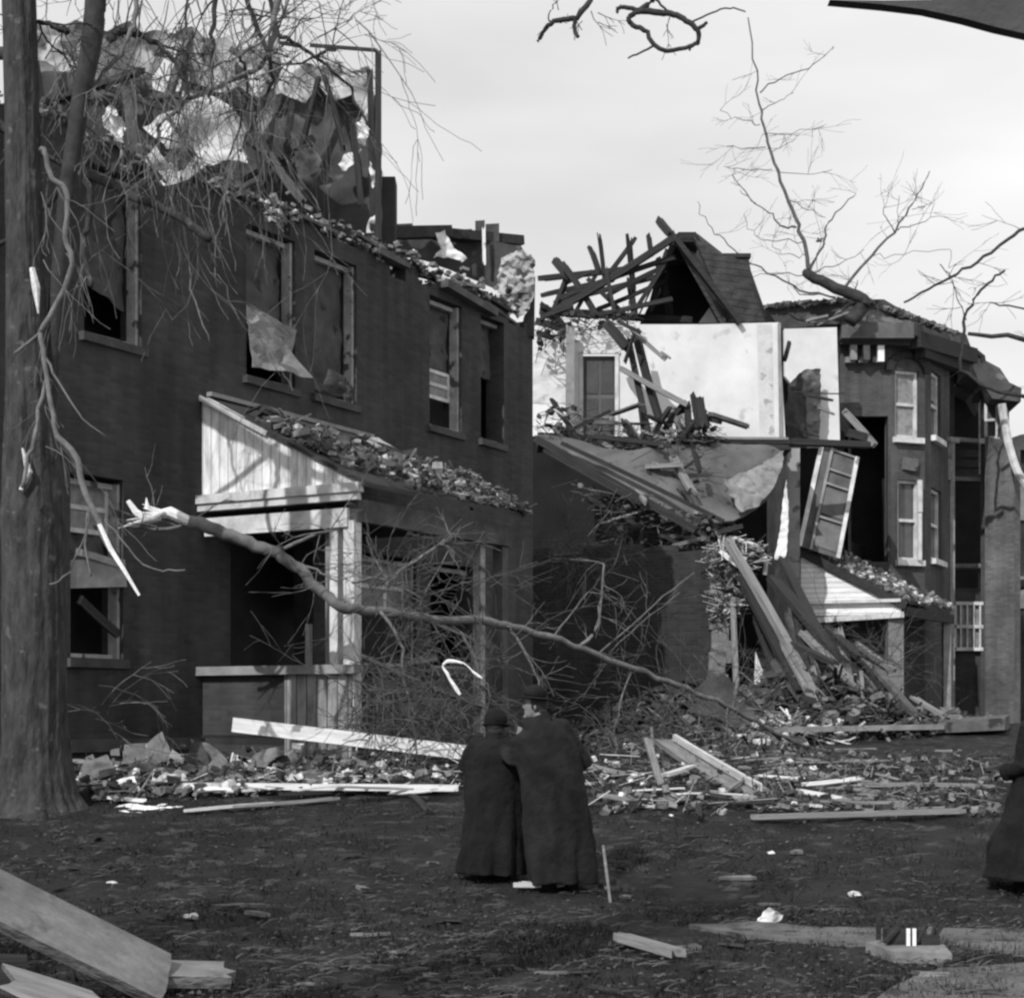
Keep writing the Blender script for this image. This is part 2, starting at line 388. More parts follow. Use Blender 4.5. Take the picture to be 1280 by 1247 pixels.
def far_ground():
    mb = MB(); mb.add([(-400, -30, -.15), (400, -30, -.15), (400, 3.2, -.15), (-400, 3.2, -.15)], [(0, 1, 2, 3)])
    mb.add([(-500, 390, 1.1), (500, 390, 1.1), (500, 1200, 1.1), (-500, 1200, 1.1)], [(0, 1, 2, 3)])
    tag(mb.build('terrain', soil, fix=False), kind='structure')
far_ground()
def strip(name, px, mat, t=.05):
    """a paved slab following the ground; outline by ground points"""
    pts = [on(*p) for p in px]
    bm = bmesh.new(); f = bm.faces.new([bm.verts.new(p + V((0, 0, .03))) for p in pts]); bmesh.ops.triangulate(bm, faces=[f])
    for _ in range(4): bmesh.ops.subdivide_edges(bm, edges=[e for e in bm.edges if e.calc_length() > .25], cuts=1); bmesh.ops.triangulate(bm, faces=bm.faces)
    for v in bm.verts: v.co.z = G(v.co.x, v.co.y) + .028 + .012 * noise.noise(v.co * 3)
    g = bmesh.ops.extrude_face_region(bm, geom=list(bm.faces))
    for v in g['geom']:
        if isinstance(v, bmesh.types.BMVert): v.co.z -= t
    bmesh.ops.recalc_face_normals(bm, faces=bm.faces)
    me = bpy.data.meshes.new('s'); bm.to_mesh(me); bm.free()
    return tag(link(name, me, mat, None, recenter=False), kind='structure')
strip('path', [(862, 1160), (930, 1172), (1000, 1178), (1110, 1184), (1420, 1205), (1420, 1168), (1200, 1165), (1050, 1164), (940, 1157)], concrete)
strip('pavement', [(1080, 1262), (1130, 1232), (1190, 1214), (1300, 1206), (1420, 1210), (1420, 1290), (1080, 1300)], concrete)

# ------------------------------------------------------------------ house A (left, dark brick)
KA = .0552
def WP(px): Y = F / (KA * (1875 - px)); return V(((px - 640) * Y / F, Y, 0))
eu = (WP(665) - WP(80)).normalized(); en = V((eu.y, -eu.x, 0)); OA = WP(252)
def AP(u, v, z): return OA + eu * u + en * v + V((0, 0, z))
def AU(px, v=0):
    k = (px - 640) / F; b = OA + en * v
    return -(b.x - k * b.y) / (eu.x - k * eu.y)
def AZ(u, v, py): return CZ - (py - HY) * AP(u, v, 0).y / F
def AH(p0, p1, z0, z1): return (AU(p0) - U0, AU(p1) - U0, z0, z1)
U0, U1 = AU(-150), AU(666)
TOPA = 8.75
HA = empty('brick_house', AP(0, 0, .9), 'long dark brick house at left with its roof torn away and a wrecked side porch', 'house')
rr = random.Random(3)
prof = []
s = 0; LA = U1 - U0
while s < LA:
    px_s = s + U0
    zt = TOPA + (rr.choice([-.08, 0, .08, .15, .22, .3]))
    if px_s > AU(650): zt = TOPA + 0.05
    wd = rr.uniform(.15, .5); prof += [(s, zt), (min(LA, s + wd - 1e-3), zt)]; s += wd
ups = [(105, 177), (308, 369), (393, 446), (537, 577), (601, 630)]
holes = [AH(a, b, 6.42, 8.62) for a, b in ups] + [AH(88, 154, 2.25, 4.6), AH(288, 392, 1.2, 4.15), AH(448, 520, 2.3, 4.1), AH(538, 592, 2.3, 4.1)]
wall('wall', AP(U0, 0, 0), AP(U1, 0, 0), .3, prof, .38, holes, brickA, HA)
wall('end_wall', AP(U1, -9.5, 0), AP(U1, -.38, 0), .3, [(0, 9.4), (1.2, 9.5), (2.5, 9.0), (4, 9.1), (6, 8.9), (7, 8.7), (9.12, 8.8)], .35, [(2, 3, 6.4, 8.5), (5, 6, 6.4, 8.5), (5, 6, 2.2, 4.5)], brickA, HA) if False else None
mb = MB()      # end wall seen edge-on, its top broken into a ragged gable
pts = [AP(U1, -.381, .3), AP(U1, -9, .3), AP(U1, -9, 9.6), AP(U1, -7.2, 9.9), AP(U1, -5, 9.3), AP(U1, -3, 9.05), AP(U1, -1.4, 9.3), AP(U1, -.381, 8.85)]
mb.prism(pts, -eu * .33); mb.build('end_wall', brickA, HA)
wall('rear_wall', AP(U0, -9, 0), AP(U1 - .34, -9, 0), .3, [(0, 9), (9, 9)], .3, [], brickA, HA)
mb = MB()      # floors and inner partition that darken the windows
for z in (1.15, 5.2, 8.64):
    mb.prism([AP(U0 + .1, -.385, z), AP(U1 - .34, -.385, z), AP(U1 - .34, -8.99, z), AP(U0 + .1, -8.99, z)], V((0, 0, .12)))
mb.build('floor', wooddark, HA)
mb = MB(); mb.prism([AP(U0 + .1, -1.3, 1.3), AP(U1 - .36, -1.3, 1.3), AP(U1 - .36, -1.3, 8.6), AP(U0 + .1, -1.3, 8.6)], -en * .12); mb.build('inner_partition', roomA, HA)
mb = MB()      # coping / remains of the cornice board
mb.beam(AP(AU(466), .06, TOPA + .2), AP(AU(505), .05, TOPA + .16), .16, .09); mb.build('cornice', woodweath, HA)
mb = MB(); mb.beam(AP(AU(548), .1, TOPA + .1), AP(AU(612), .08, TOPA - .06), .2, .13); mb.build('cornice', woodweath, HA)
for k, (a_, b_, za, zb2) in enumerate(((440, 490, .35, .2), (500, 560, .3, .12), (520, 600, .15, .3), (600, 655, .1, -.1), (575, 640, .35, .05), (470, 540, .1, .28), (350, 420, .3, .2), (620, 640, .4, -.2))):
    board('broken_cornice', AP(AU(a_), .02 - .1 * (k % 3), TOPA + za), AP(AU(b_), .06 - .12 * (k % 2), TOPA + zb2), .09 + .03 * (k % 3), .05, [woodweath, wooddark, woodmid][k % 3], parent=HA, jag=.3)
mb = MB()      # stone base course
mb.beam(AP(U0, .03, 1.12), AP(-.02, .03, 1.12), .08, .16); mb.build('base_course', stonedim, HA)
# window frames, sills, sashes
def window_a(a, b, z0, z1, sill=True, sash=None, jamb=True, seed=0, dr=None):
    ua, ub = AU(a), AU(b); mb = MB(); t = .05
    if jamb:
        mb.beam(AP(ub - t / 2 - .003, -.14, z0), AP(ub - t / 2 - .003, -.14, z1), .16, t, up=eu)
    mb.beam(AP(ua + t / 2 + .003, -.2, z0), AP(ua + t / 2 + .003, -.2, z1), .1, t, up=eu)
    mb.beam(AP(ua + .01, -.19, z1 - .04), AP(ub - .01, -.19, z1 - .04), .1, .07); mb.beam(AP(ua + .01, -.19, z0 + .03), AP(ub - .01, -.19, z0 + .03), .1, .05)
    fr = mb.build('window', trimdim if not jamb else trimworn, HA)
    if sill:
        mb = MB(); mb.beam(AP(ua - .09, .02, z0 - .07), AP(ub + .09, -.03, z0 - .07), .14, .11); mb.build('sill', stonedim, fr)
    if sash:
        z = z0; mb = MB(); h0, h1 = sash
        for zz in (h0, (h0 + h1) / 2, h1): mb.beam(AP(ua + .06, -.24, zz), AP(ub - .06, -.24, zz), .04, .06)
        for uu in (ua + .08, ub - .08): mb.beam(AP(uu, -.24, h0), AP(uu, -.24, h1), .045, .06, up=eu)
        mb.build('sash', trim, fr)
        mb = MB(); mb.beam(AP(ua + .09, -.245, (h0 + h1) / 2), AP(ub - .09, -.245, (h0 + h1) / 2), .01, h1 - h0 - .03); mb.build('pane', curtain, fr)
    if dr:
        sheet('drape', [AP(ua + .06, -.27, dr[0]), AP(ub - .07, -.27, dr[0] + dr[2]), AP(ub - .07, -.27, dr[1]), AP(ua + .06, -.27, dr[1])], .01, drape, fr, .06, 4, 3, a)
    return fr
window_a(105, 177, 6.42, 8.6, dr=(7.2, 8.6, -.3)); window_a(308, 369, 6.42, 8.6, dr=(6.9, 8.6, .2)); window_a(393, 446, 6.42, 8.6, dr=(6.45, 8.6, .1))
window_a(537, 577, 6.42, 8.6, sash=(6.98, 7.42), dr=(7.45, 8.6, 0)); window_a(601, 630, 6.42, 8.6, jamb=False, dr=(7.6, 8.6, 0))
g1 = window_a(88, 154, 2.25, 4.55, sash=(3.9, 4.5), dr=(3.2, 4.0, .1))
board('boarding', AP(AU(88), -.04, 3.12), AP(AU(156), .05, 3.2), .05, .36, trimdim, parent=g1, jag=.05)
board('boarding', AP(AU(92), .03, 3.55), AP(AU(150), .05, 3.42), .04, .09, trimdim, parent=g1, jag=.1)
board('boarding', AP(AU(96), .0, 2.95), AP(AU(146), .02, 2.5), .05, .12, wooddark, parent=g1, jag=.2)
window_a(448, 520, 2.3, 4.05, sash=(3.2, 4.0)); window_a(538, 592, 2.3, 4.05, jamb=False)
# broken shutter hanging in the second window, scrap in the third
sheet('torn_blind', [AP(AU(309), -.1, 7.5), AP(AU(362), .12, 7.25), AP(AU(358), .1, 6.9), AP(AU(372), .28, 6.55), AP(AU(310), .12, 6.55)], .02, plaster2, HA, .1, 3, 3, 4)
sheet('torn_blind', [AP(AU(396), -.12, 6.9), AP(AU(428), .05, 6.8), AP(AU(432), .1, 6.45), AP(AU(395), -.05, 6.5)], .02, felt, HA, .1, 3, 3, 5)
# rubble of brick and mortar lying along the broken wall top
mb = MB(); rr = random.Random(5)
for i in range(2000):
    u = rr.uniform(AU(-60), AU(655)); f = rr.random(); v = -rr.random() ** 1.6 * 1.6 + .05
    hh = .3 * (1 - f) * (1.5 if AU(330) < u < AU(640) else .8)
    sz = rr.uniform(.015, .07)
    mb.chunk(AP(u, v, TOPA + .12 + hh * rr.random() + .05), sz * 1.3, sz * .8, sz * .6, rr.choice([0, 0, 0, 1, 1, 1, 1, 2]), rr)
tag(mb.build('rubble', [rubC, rubB, rubA], HA), kind='stuff')
# broken attic behind the wall top: soot-dark end partition with its post and top wire, and torn linings
def at2(px, py, v):  # point on a plane parallel to wall A at offset v
    u = AU(px, v); return AP(u, v, AZ(u, v, py))
YA = 28.5
def sh(name, pxs, Y, mat, lab=None, **k):
    pts = [P(a, b, Y + (c[0] if c else 0)) for a, b, *c in pxs]
    return sheet(name, pts, k.pop('th', .04), mat, HA, **k)
sh('attic_partition', [(262, 300), (478, 320), (476, 150), (470, 118), (452, 128), (438, 104), (415, 120), (398, 92), (380, 122), (352, 108), (332, 132), (318, 118), (300, 150), (282, 168), (262, 190)], YA, felt, crumple=.12, cuts=7, seed=2)
sh('attic_lining', [(330, 130), (345, 88), (362, 96), (380, 78), (398, 84), (420, 74), (440, 84), (462, 82), (468, 130), (455, 150), (438, 118), (415, 130), (398, 100), (380, 132), (352, 118)], YA - .3, feltlight, crumple=.15, cuts=6, seed=8)
board('attic_post', P(472.5, 300, 27.9), P(472.5, 62, 27.9), .1, .1, wooddark, parent=HA, jag=.02, bow=0)
board('attic_rail', P(346, 55, 27.9), P(378, 60, 27.9), .05, .05, wooddark, parent=HA)
board('attic_rail', P(380, 58, 27.9), P(472, 65, 27.9), .05, .05, wooddark, parent=HA, bow=0)
for a, b, c, d in ((402, 92, 375, 200), (402, 92, 428, 190), (366, 120, 352, 230), (340, 140, 330, 240), (440, 150, 452, 260), (462, 82, 466, 290), (320, 190, 360, 285), (300, 230, 395, 180)):
    board('broken_stud', P(a, b, YA - .6), P(c, d, YA - .5), .1, .07, wooddark, parent=HA, jag=.1)
# pale torn plaster and paper hanging over the wall top
sh('torn_lining', [(182, 158), (200, 146), (222, 132, -.2), (246, 118), (268, 122), (292, 138), (306, 160), (303, 196), (282, 204), (262, 208), (250, 190), (225, 188), (205, 192), (194, 176)], 22.6, plaster, crumple=.5, cuts=7, fr=.9, seed=11, th=.02)
sh('torn_lining', [(180, 196), (196, 184), (206, 206), (232, 210), (252, 198), (262, 178), (272, 196), (305, 184), (305, 206), (262, 210), (238, 222), (206, 230), (192, 214)], 22.2, plaster, crumple=.3, cuts=7, fr=1.0, seed=15, th=.02)
sh('torn_lining', [(128, 150), (140, 130), (156, 160), (152, 180), (162, 192), (148, 196), (140, 172)], 22.3, plaster, crumple=.2, cuts=5, fr=3, seed=19, th=.02)
sh('torn_lining', [(368, 190), (388, 184), (402, 200), (400, 222), (384, 232), (374, 240), (372, 214)], 27.7, plaster2, crumple=.15, cuts=5, fr=3, seed=22, th=.02)
for k, pp in enumerate([[(438, 158), (452, 150), (462, 132), (466, 150), (456, 182), (444, 178)], [(432, 192), (452, 186), (444, 204), (428, 216), (422, 204)], [(462, 200), (470, 200), (468, 240), (464, 236)], [(460, 275), (470, 268), (470, 290), (458, 290)]]):
    sh('plaster_scrap', pp, 28.0, plaster, crumple=.12, cuts=4, fr=3, seed=30 + k, th=.02)
sh('attic_partition', [(20, 215), (20, 110), (60, 92), (105, 88), (120, 100), (136, 92), (160, 88), (186, 100), (190, 120), (222, 122), (228, 100), (222, 76), (200, 70), (186, 86), (170, 58), (210, 44), (262, 60), (296, 72), (330, 128), (300, 150), (280, 235), (200, 215), (100, 215)], 25.5, felt, crumple=.4, cuts=7, fr=.8, seed=41)
sh('torn_lining', [(136, 96), (148, 60), (176, 54), (204, 42), (262, 56), (300, 70), (330, 88), (348, 108), (330, 128), (300, 120), (270, 118), (232, 108), (226, 82), (200, 68), (186, 88), (184, 112), (160, 126)], 25.1, feltlight, crumple=.5, cuts=7, fr=.8, seed=44, th=.02)
sh('torn_lining', [(44, 38), (92, 48), (100, 90), (78, 88), (58, 76), (42, 72)], 22.0, feltlight, crumple=.15, cuts=5, fr=2, seed=48, th=.02)
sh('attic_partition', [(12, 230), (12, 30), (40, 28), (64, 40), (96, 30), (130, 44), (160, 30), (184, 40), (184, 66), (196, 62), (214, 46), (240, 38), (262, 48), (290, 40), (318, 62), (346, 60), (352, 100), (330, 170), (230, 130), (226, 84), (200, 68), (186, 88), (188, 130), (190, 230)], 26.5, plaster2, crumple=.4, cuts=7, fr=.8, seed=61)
for k, (a, b, c, d) in enumerate(((30, 20, 60, 210), (150, 60, 170, 240), (100, 100, 240, 150), (240, 40, 210, 130), (290, 60, 330, 230), (190, 125, 262, 122), (60, 130, 180, 90), (280, 110, 380, 260))):
    board('broken_stud', P(a, b, 24.9 + .1 * k), P(c, d, 24.5), .12, .08, [wooddark, woodweath][k % 2], parent=HA, jag=.2)
# chimney stub and the row of capping blocks left of the far part of the roof
mb = MB(); rr = random.Random(9)
c = P(485, 300, 29); mb.box(c.x - .13, c.x + .13, 28.9, 29.4, 8.6, P(485, 223, 29).z); mb.build('chimney', brickA, HA)
mb = MB(); a, b = P(468, 292, 29), P(558, 290, 30.5); mb.beam(a, b, .3, .2); mb.beam(P(545, 292, 30.5), P(650, 302, 31.5), .3, .17); mb.build('roof_ridge', wooddark, HA)
mb = MB()
for x0, x1, y0, y1 in ((496, 516, 280, 294), (572, 590, 287, 300), (594, 606, 276, 300), (607, 624, 280, 302)):
    Y = 31; mb.hexa([P(x0, y1, Y), P(x1, y1, Y), P(x1, y1, Y + .3), P(x0, y1, Y + .3), P(x0, y0, Y), P(x1, y0, Y), P(x1, y0 - 1, Y + .3), P(x0, y0, Y + .3)])
mb.build('capping_block', rubC, HA)
sh('roof_deck', [(492, 320), (492, 292), (560, 296), (650, 306), (664, 330), (664, 380), (600, 352), (540, 328)], 31.0, felt, crumple=.1, cuts=5, seed=51)
sh('torn_lining', [(544, 290), (556, 288), (566, 308), (584, 322), (578, 328), (560, 322), (540, 322), (552, 312)], 29.8, plaster, crumple=.1, cuts=5, fr=3, seed=53, th=.02)
board('batten', P(604.5, 280, 30.7), P(605.5, 332, 30.7), .06, .04, woodpaint, parent=HA)
sh('crumbled_gable', [(622, 345), (628, 322), (648, 312), (662, 318), (668, 326), (668, 372), (655, 392), (646, 398), (634, 380), (620, 360)], 30.9, feltlight, crumple=.12, cuts=7, fr=4, seed=55)
mb = MB(); mb.prism([P(650, 420, 31.3), P(668, 420, 31.3), P(669, 345, 31.3), P(664, 352, 31.3), P(662, 385, 31.3), P(655, 395, 31.3)], (0, .3, 0)); mb.build('pier', brickA, HA)

# ---- porch of house A
VP = 2.64
zr, ze, zb = 5.9, 4.5, 4.18
UE = AU(640, VP)
por = HA
fl = MB(); fl.prism([AP(0, .005, 1.1), AP(UE, .005, 1.1), AP(UE, VP, 1.1), AP(0, VP, 1.1)], (0, 0, .14)); fl.build('porch_floor', wooddark, HA)
mb = MB(); mb.prism([AP(0, .01, 4.52), AP(0, VP + .02, 4.52), AP(0, VP + .02, 4.62), AP(0, .12, 5.92), AP(0, .01, 5.95)], eu * .05)
gp = mb.build('porch_gable', whitewood, HA)
mb = MB(); mb.beam(AP(-.06, -.02, 4.5), AP(-.06, VP + .12, 4.5), .14, .12); mb.beam(AP(-.04, -.02, 4.39), AP(-.04, VP + .08, 4.39), .1, .1); mb.build('cornice_moulding', trim, gp)
mb = MB(); mb.beam(AP(-.0, .08, 4.12), AP(-.0, VP - .12, 4.12), .07, .25); mb.build('frieze_board', trim, gp)
mb = MB(); mb.beam(AP(-.03, .0, 5.93), AP(-.03, VP * .45, 5.93 - .45 * 1.33), .06, .07); mb.build('barge_board', trim, gp)
mb = MB(); mb.beam(AP(.05, VP - .08, 4.22), AP(UE, VP - .08, 4.22), .16, .3); mb.build('porch_beam', woodweath, HA)
mb = MB(); mb.prism([AP(.06, .0, 4.33), AP(UE, .0, 4.33), AP(UE, VP - .2, 4.33), AP(.06, VP - .2, 4.33)], (0, 0, .05)); mb.build('porch_ceiling', wooddark, HA)
# roof planes: dark boarded deck, flashing on the wall, tin sheet at the far part
mb = MB(); mb.prism([AP(-.05, .02, zr - .0), AP(UE + .15, .02, zr), AP(UE + .15, VP + .2, ze), AP(-.05, VP + .2, ze)], (0, 0, .06)); mb.build('porch_roof', slate, HA)
mb = MB(); mb.beam(AP(.1, .05, zr + .1), AP(AU(462), .05, zr + .06), .09, .06); mb.build('flashing', trimdim, HA)
tm = boardmat('tin_sheet', .28, .45, .09, .6, 0)
tin = sheet('tin_sheet', [AP(AU(436), .15, 5.92), AP(UE + .1, .1, 5.97), AP(UE + .2, 1.1, 5.35), AP(UE + .1, 1.9, 4.98), AP(AU(500, 1.2), 1.2, 5.36)], .02, tm, HA, .05, 4, 2, 60)
mb = MB(); rr = random.Random(12)
for i in range(3400):
    t = rr.random(); u = .2 + t * UE; c_ = 1.35 + t * .85; v = min(VP + .15, max(.2, rr.gauss(c_, .42)))
    if not (t > .45 and v < 1.25) and v > c_ - .7 + rr.random() * .3 and u < UE + .15:
        z = zr + (ze - zr) * v / (VP + .2) + .08 + abs(rr.gauss(0, .07)); sz = rr.uniform(.012, .06) if rr.random() < .93 else rr.uniform(.06, .11)
        mi = rr.choice([0, 0, 1, 1, 1, 1, 2])
        if rr.random() < .3: d = (eu * rr.gauss(0, 1) + en * rr.gauss(0, 1) + V((0, 0, rr.gauss(0, .4)))).normalized() * sz * rr.uniform(1.5, 4); mb.beam(AP(u, v, z) - d, AP(u, v, z) + d, sz * .5, sz * .2, mi=mi)
        else: mb.chunk(AP(u, v, z), sz * 1.3, sz, sz * .7, mi, rr)
tag(mb.build('roof_debris', [rubC, rubB, rubA], HA), kind='stuff')
def post(u, v, z0, z1, w_, mat, name='porch_post', lean=0):
    mb = MB(); p = AP(u, v, z0); q = AP(u + lean, v, z1)
    mb.beam(p, q, w_, w_, up=eu); o = mb.build(name, mat, HA); return o
post(.09, VP - .12, 1.24, 4.08, .17, trim); post(.09, VP - .38, 1.24, 4.06, .13, trim)
post(AU(455, VP - .1) , VP - .6, 1.24, 4.06, .16, trimdim)
post(UE - .14, VP - .12, 1.24, 4.06, .17, woodweath)
post(AU(599, VP - .25), VP - .25, 1.24, 4.06, .13, trimworn)
post(.3, VP - 1.0, 1.24, 2.75, .07, trimdim)
# parapet: dark brick standing in for shade at left, paler boarding for the lit right
mb = MB(); mb.prism([AP(0, .02, .85), AP(0, 1.48, .85), AP(0, 1.48, 2.06), AP(0, .02, 2.06)], eu * .2); mb.build('parapet', brickA, HA)
mb = MB(); mb.prism([AP(-.03, 1.485, .95), AP(-.03, VP - .05, .95), AP(-.03, VP - .05, 2.06), AP(-.03, 1.485, 2.06)], eu * .12); mb.build('parapet_panel', boardmat('worn_boarding', .13, .3, .17, .4, 0), HA)
mb = MB(); mb.beam(AP(-.02, .0, 2.12), AP(-.02, VP + .06, 2.12), .22, .12); mb.build('parapet_cap', trimdim, HA)
mb = MB(); mb.prism([AP(.1, VP - .2, .85), AP(1.9, VP - .2, .85), AP(1.9, VP - .2, 2.0), AP(.1, VP - .2, 2.0)], en * .12); mb.build('parapet', brickA, HA)
for k, (a, b, c_, d, e, f) in enumerate([(.2, 2.5, 3.5, 1.4, 2.5, 2.3), (1.8, 2.3, 3.9, 1.1, 2.4, 2.9), (2.3, 2.4, 1.4, 3.9, 2.3, 2.3)]):
    board('broken_rail', AP(a, b, f), AP(c_, b, f - .7 + .3 * k), .1, .05, woodmid, parent=HA)
door_m = MB(); door_m.beam(AP(AU(300), -.36, 1.25), AP(AU(340), -.36, 1.25 + 2.5), .02, .02)
# ------------------------------------------------------------------ house B (ruined, in the middle)
HB = empty('ruined_house', P(790, 915, 39), 'half collapsed house in the middle with white plaster rooms laid open and splintered rafters', 'house')
def pb(name, pxs, Y, mat, ext=(0, .18, 0), parent=HB):
    mb = MB(); mb.prism([P(a, b, Y + (c[0] if c else 0)) for a, b, *c in pxs], ext); return mb.build(name, mat, parent)
YW = 41.0
# white plastered cross wall of the upper room with the doorway, built round the opening
pb('plaster_wall', [(772, 548), (982, 552), (974, 403), (772, 408)], YW, plaster)
pb('plaster_wall', [(708, 548), (725, 548), (725, 408), (712, 408)], YW, plaster)
pb('plaster_wall', [(725, 440), (772, 440), (772, 408), (725, 408)], YW, plaster)
sheet('plaster_wall', [P(655, 505, 41.6), P(716, 505, 41.6), P(716, 410, 41.6), P(700, 412, 41.6), P(690, 428, 41.6), P(678, 440, 41.6), P(655, 445, 41.6)], .05, plaster, HB, .05, 4, 2, 71)
dr = pb('door', [(728, 546), (770, 546), (770, 445), (728, 445)], YW + .12, rough('door_paint', .07, .13, 2, stretch=(1, 1, .4)), (0, .05, 0))
for a, b, c, d in ((732, 748, 452, 492), (751, 767, 452, 492), (732, 748, 498, 538), (751, 767, 498, 538)):
    mb = MB(); mb.hexa([P(a, d, YW + .1), P(b, d, YW + .1), P(b, d, YW + .119), P(a, d, YW + .119), P(a, c, YW + .1), P(b, c, YW + .1), P(b, c, YW + .119), P(a, c, YW + .119)]); mb.build('door_panel', rough('door_panel_paint', .05, .09, 2), dr)
mb = MB()
for a, b in (((726.5, 548), (726.5, 441)), ((771, 548), (771, 441)), ((723, 440), (775, 440))): mb.beam(P(*a, YW - .02), P(*b, YW - .02), .09, .07, up=V((0, 1, 0)))
mb.build('door_frame', trim, HB)
mb = MB(); mb.beam(P(712, 548, YW - .4), P(713, 408, YW - .4), .2, .2, up=V((0, 1, 0))); mb.build('corner_post', trimdim, HB)
mb = MB(); mb.beam(P(976, 552, YW - .06), P(974, 404, YW - .06), .06, .1, up=V((0, 1, 0))); mb.build('wall_edge', trimdim, HB)
# wallpapered patch and ghost of a shelf on the white wall
pb('wallpaper_strip', [(950, 549), (968, 550), (965, 405), (946, 405)], YW - .012, rough('wallpaper', .42, .6, 2, spots=(.3, 4, .55)), (0, .008, 0))
# party wall piece right of it
pb('plaster_wall', [(1022, 555), (1050, 552), (1046, 409), (980, 411), (981, 470), (1022, 520)], YW + 2.2, plaster)
pb('side_wall', [(978, 705), (1056, 705), (1056, 540), (1020, 520), (978, 455)], YW + 2.6, innerdark)
for k, pp in enumerate([[(1004, 462), (1026, 460), (1026, 500), (1024, 560), (984, 560), (986, 480)]]):
    sheet('shadow_sheet', [P(a, b, YW + 1.6) for a, b in pp], .03, felt, HB, .1, 4, 3, 80 + k)  # dark sheet shaped as the shadow beside the white plaster
board('broken_stud', P(983, 452, YW + .8), P(990, 425, YW + .8), .16, .1, wooddark, parent=HB)
board('broken_stud', P(996, 493, YW + .6), P(1042, 502, YW + .4), .12, .06, wooddark, parent=HB, jag=.4)
board('broken_stud', P(990, 490, YW + .6), P(1056, 493, YW + .4), .03, .03, wooddark, parent=HB)
board('broken_stud', P(1022, 510, YW + 1), P(1045, 520, YW + 1.2), .05, .05, woodmid, parent=HB)
board('broken_stud', P(1052, 515, YW + 1), P(1092, 560, YW + .5), .16, .14, woodmid, parent=HB)
board('broken_stud', P(1058, 545, YW + 1), P(1085, 552, YW + .5), .16, .2, wooddark, parent=HB)
# floor edge of the upper room
board('floor_edge', P(838, 553, YW - .5), P(990, 556, YW - .5), .3, .14, wooddark, parent=HB, bow=0)
board('floor_edge', P(836, 549, YW - .62), P(985, 550, YW - .62), .12, .06, woodmid, parent=HB, bow=0)
board('floor_edge', P(985, 556, YW - .3), P(1090, 560, YW - .3), .3, .14, wooddark, parent=HB, bow=0)
pb('upper_floor', [(672, 540), (985, 556), (990, 562), (672, 556)], YW - .9, wooddark, (0, 1.2, 0))
# sagging sheet of the fallen floor and ceiling
sheet('fallen_ceiling', [P(668, 545, 39.6), P(720, 552, 39.2), P(800, 566, 38.6), P(860, 556, 39.4), P(980, 560, 40.2), P(979, 580, 39.6), P(966, 612, 39.0), P(945, 636, 38.6), P(930, 645, 38.4), P(915, 652, 38.0), P(870, 655, 37.6), P(800, 618, 37.9), P(735, 585, 38.4), P(695, 563, 38.9)], .05, ceilm, HB, .14, 6, .8, 90)
sheet('torn_lining', [P(905, 600, 38.3), P(940, 585, 39.0), P(980, 562, 39.8), P(978, 584, 39.3), P(965, 612, 38.7), P(948, 632, 38.2), P(925, 640, 38)], .03, plastermid, HB, .14, 5, 2, 93)
board('hanging_beam', P(668, 552, 38.3), P(870, 668, 36.6), .2, .16, wooddark, parent=HB, bow=.01)
board('hanging_beam', P(675, 562, 38.2), P(800, 632, 36.9), .06, .1, wooddark, parent=HB)
board('hanging_beam', P(700, 556, 38.6), P(905, 655, 37.0), .07, .1, wooddark, parent=HB)
board('hanging_beam', P(740, 548, 39), P(840, 560, 38.6), .14, .1, wooddark, parent=HB)
# roof
rg0, rg1 = P(840, 290, 41.3), P(872, 300, 45)
mb = MB(); mb.prism([P(843, 294, 41.1), P(872, 292, 44.5), P(905, 318, 44.5), P(935, 328, 44.4), P(962, 404, 44.6), P(905, 404, 41.1)], V((-.0, 0, -.16))); mb.build('roof_slope', slate, HB)
sheet('roof_slope', [P(866, 292, 41.2), P(878, 306, 41.2), P(905, 318, 41.4), P(937, 330, 41.7), P(940, 362, 41.7), P(956, 402, 41.8), P(915, 402, 41.2)], .08, slate, HB, .08, 5, 1.5, 95)
mb = MB(); mb.prism([P(848, 290, 41.2), P(870, 290, 41.2), P(876, 302, 41.3), P(838, 302, 41.3)], (0, 5, 0)); mb.build('roof_ridge', slate, HB)
mb = MB(); mb.beam(P(845, 300, 40.9), P(925, 404, 40.9), .12, .26, up=V((0, 1, 0))); mb.build('barge_board', wooddark, HB)
mb = MB(); mb.prism([P(900, 366, 41.4), P(925, 404, 41.4), P(873, 404, 41.4)], (0, .12, 0)); mb.build('gable_patch', rough('gable_grey', .05, .08, 3), HB)
mb = MB(); mb.prism([P(800, 404, 43.5), P(925, 404, 43.5), P(850, 300, 43.5)], (0, .12, 0)); mb.build('gable_inner', innerdark, HB)
mb = MB(); mb.prism([P(795, 404, 41.2), P(845, 300, 41.2), P(846, 296, 43.2), P(797, 400, 43.2)], (0.0, 0, .1)); mb.build('roof_slope', wooddark, HB)
ch = MB(); c0 = P(906, 375, 43); c1 = P(936, 322, 43); ch.box(c0.x, c1.x, 43, 43.6, c0.z, c1.z); ch.box(c0.x - .05, c1.x + .05, 42.95, 43.65, c1.z, c1.z + .1); ch.build('chimney', brickB, HB)
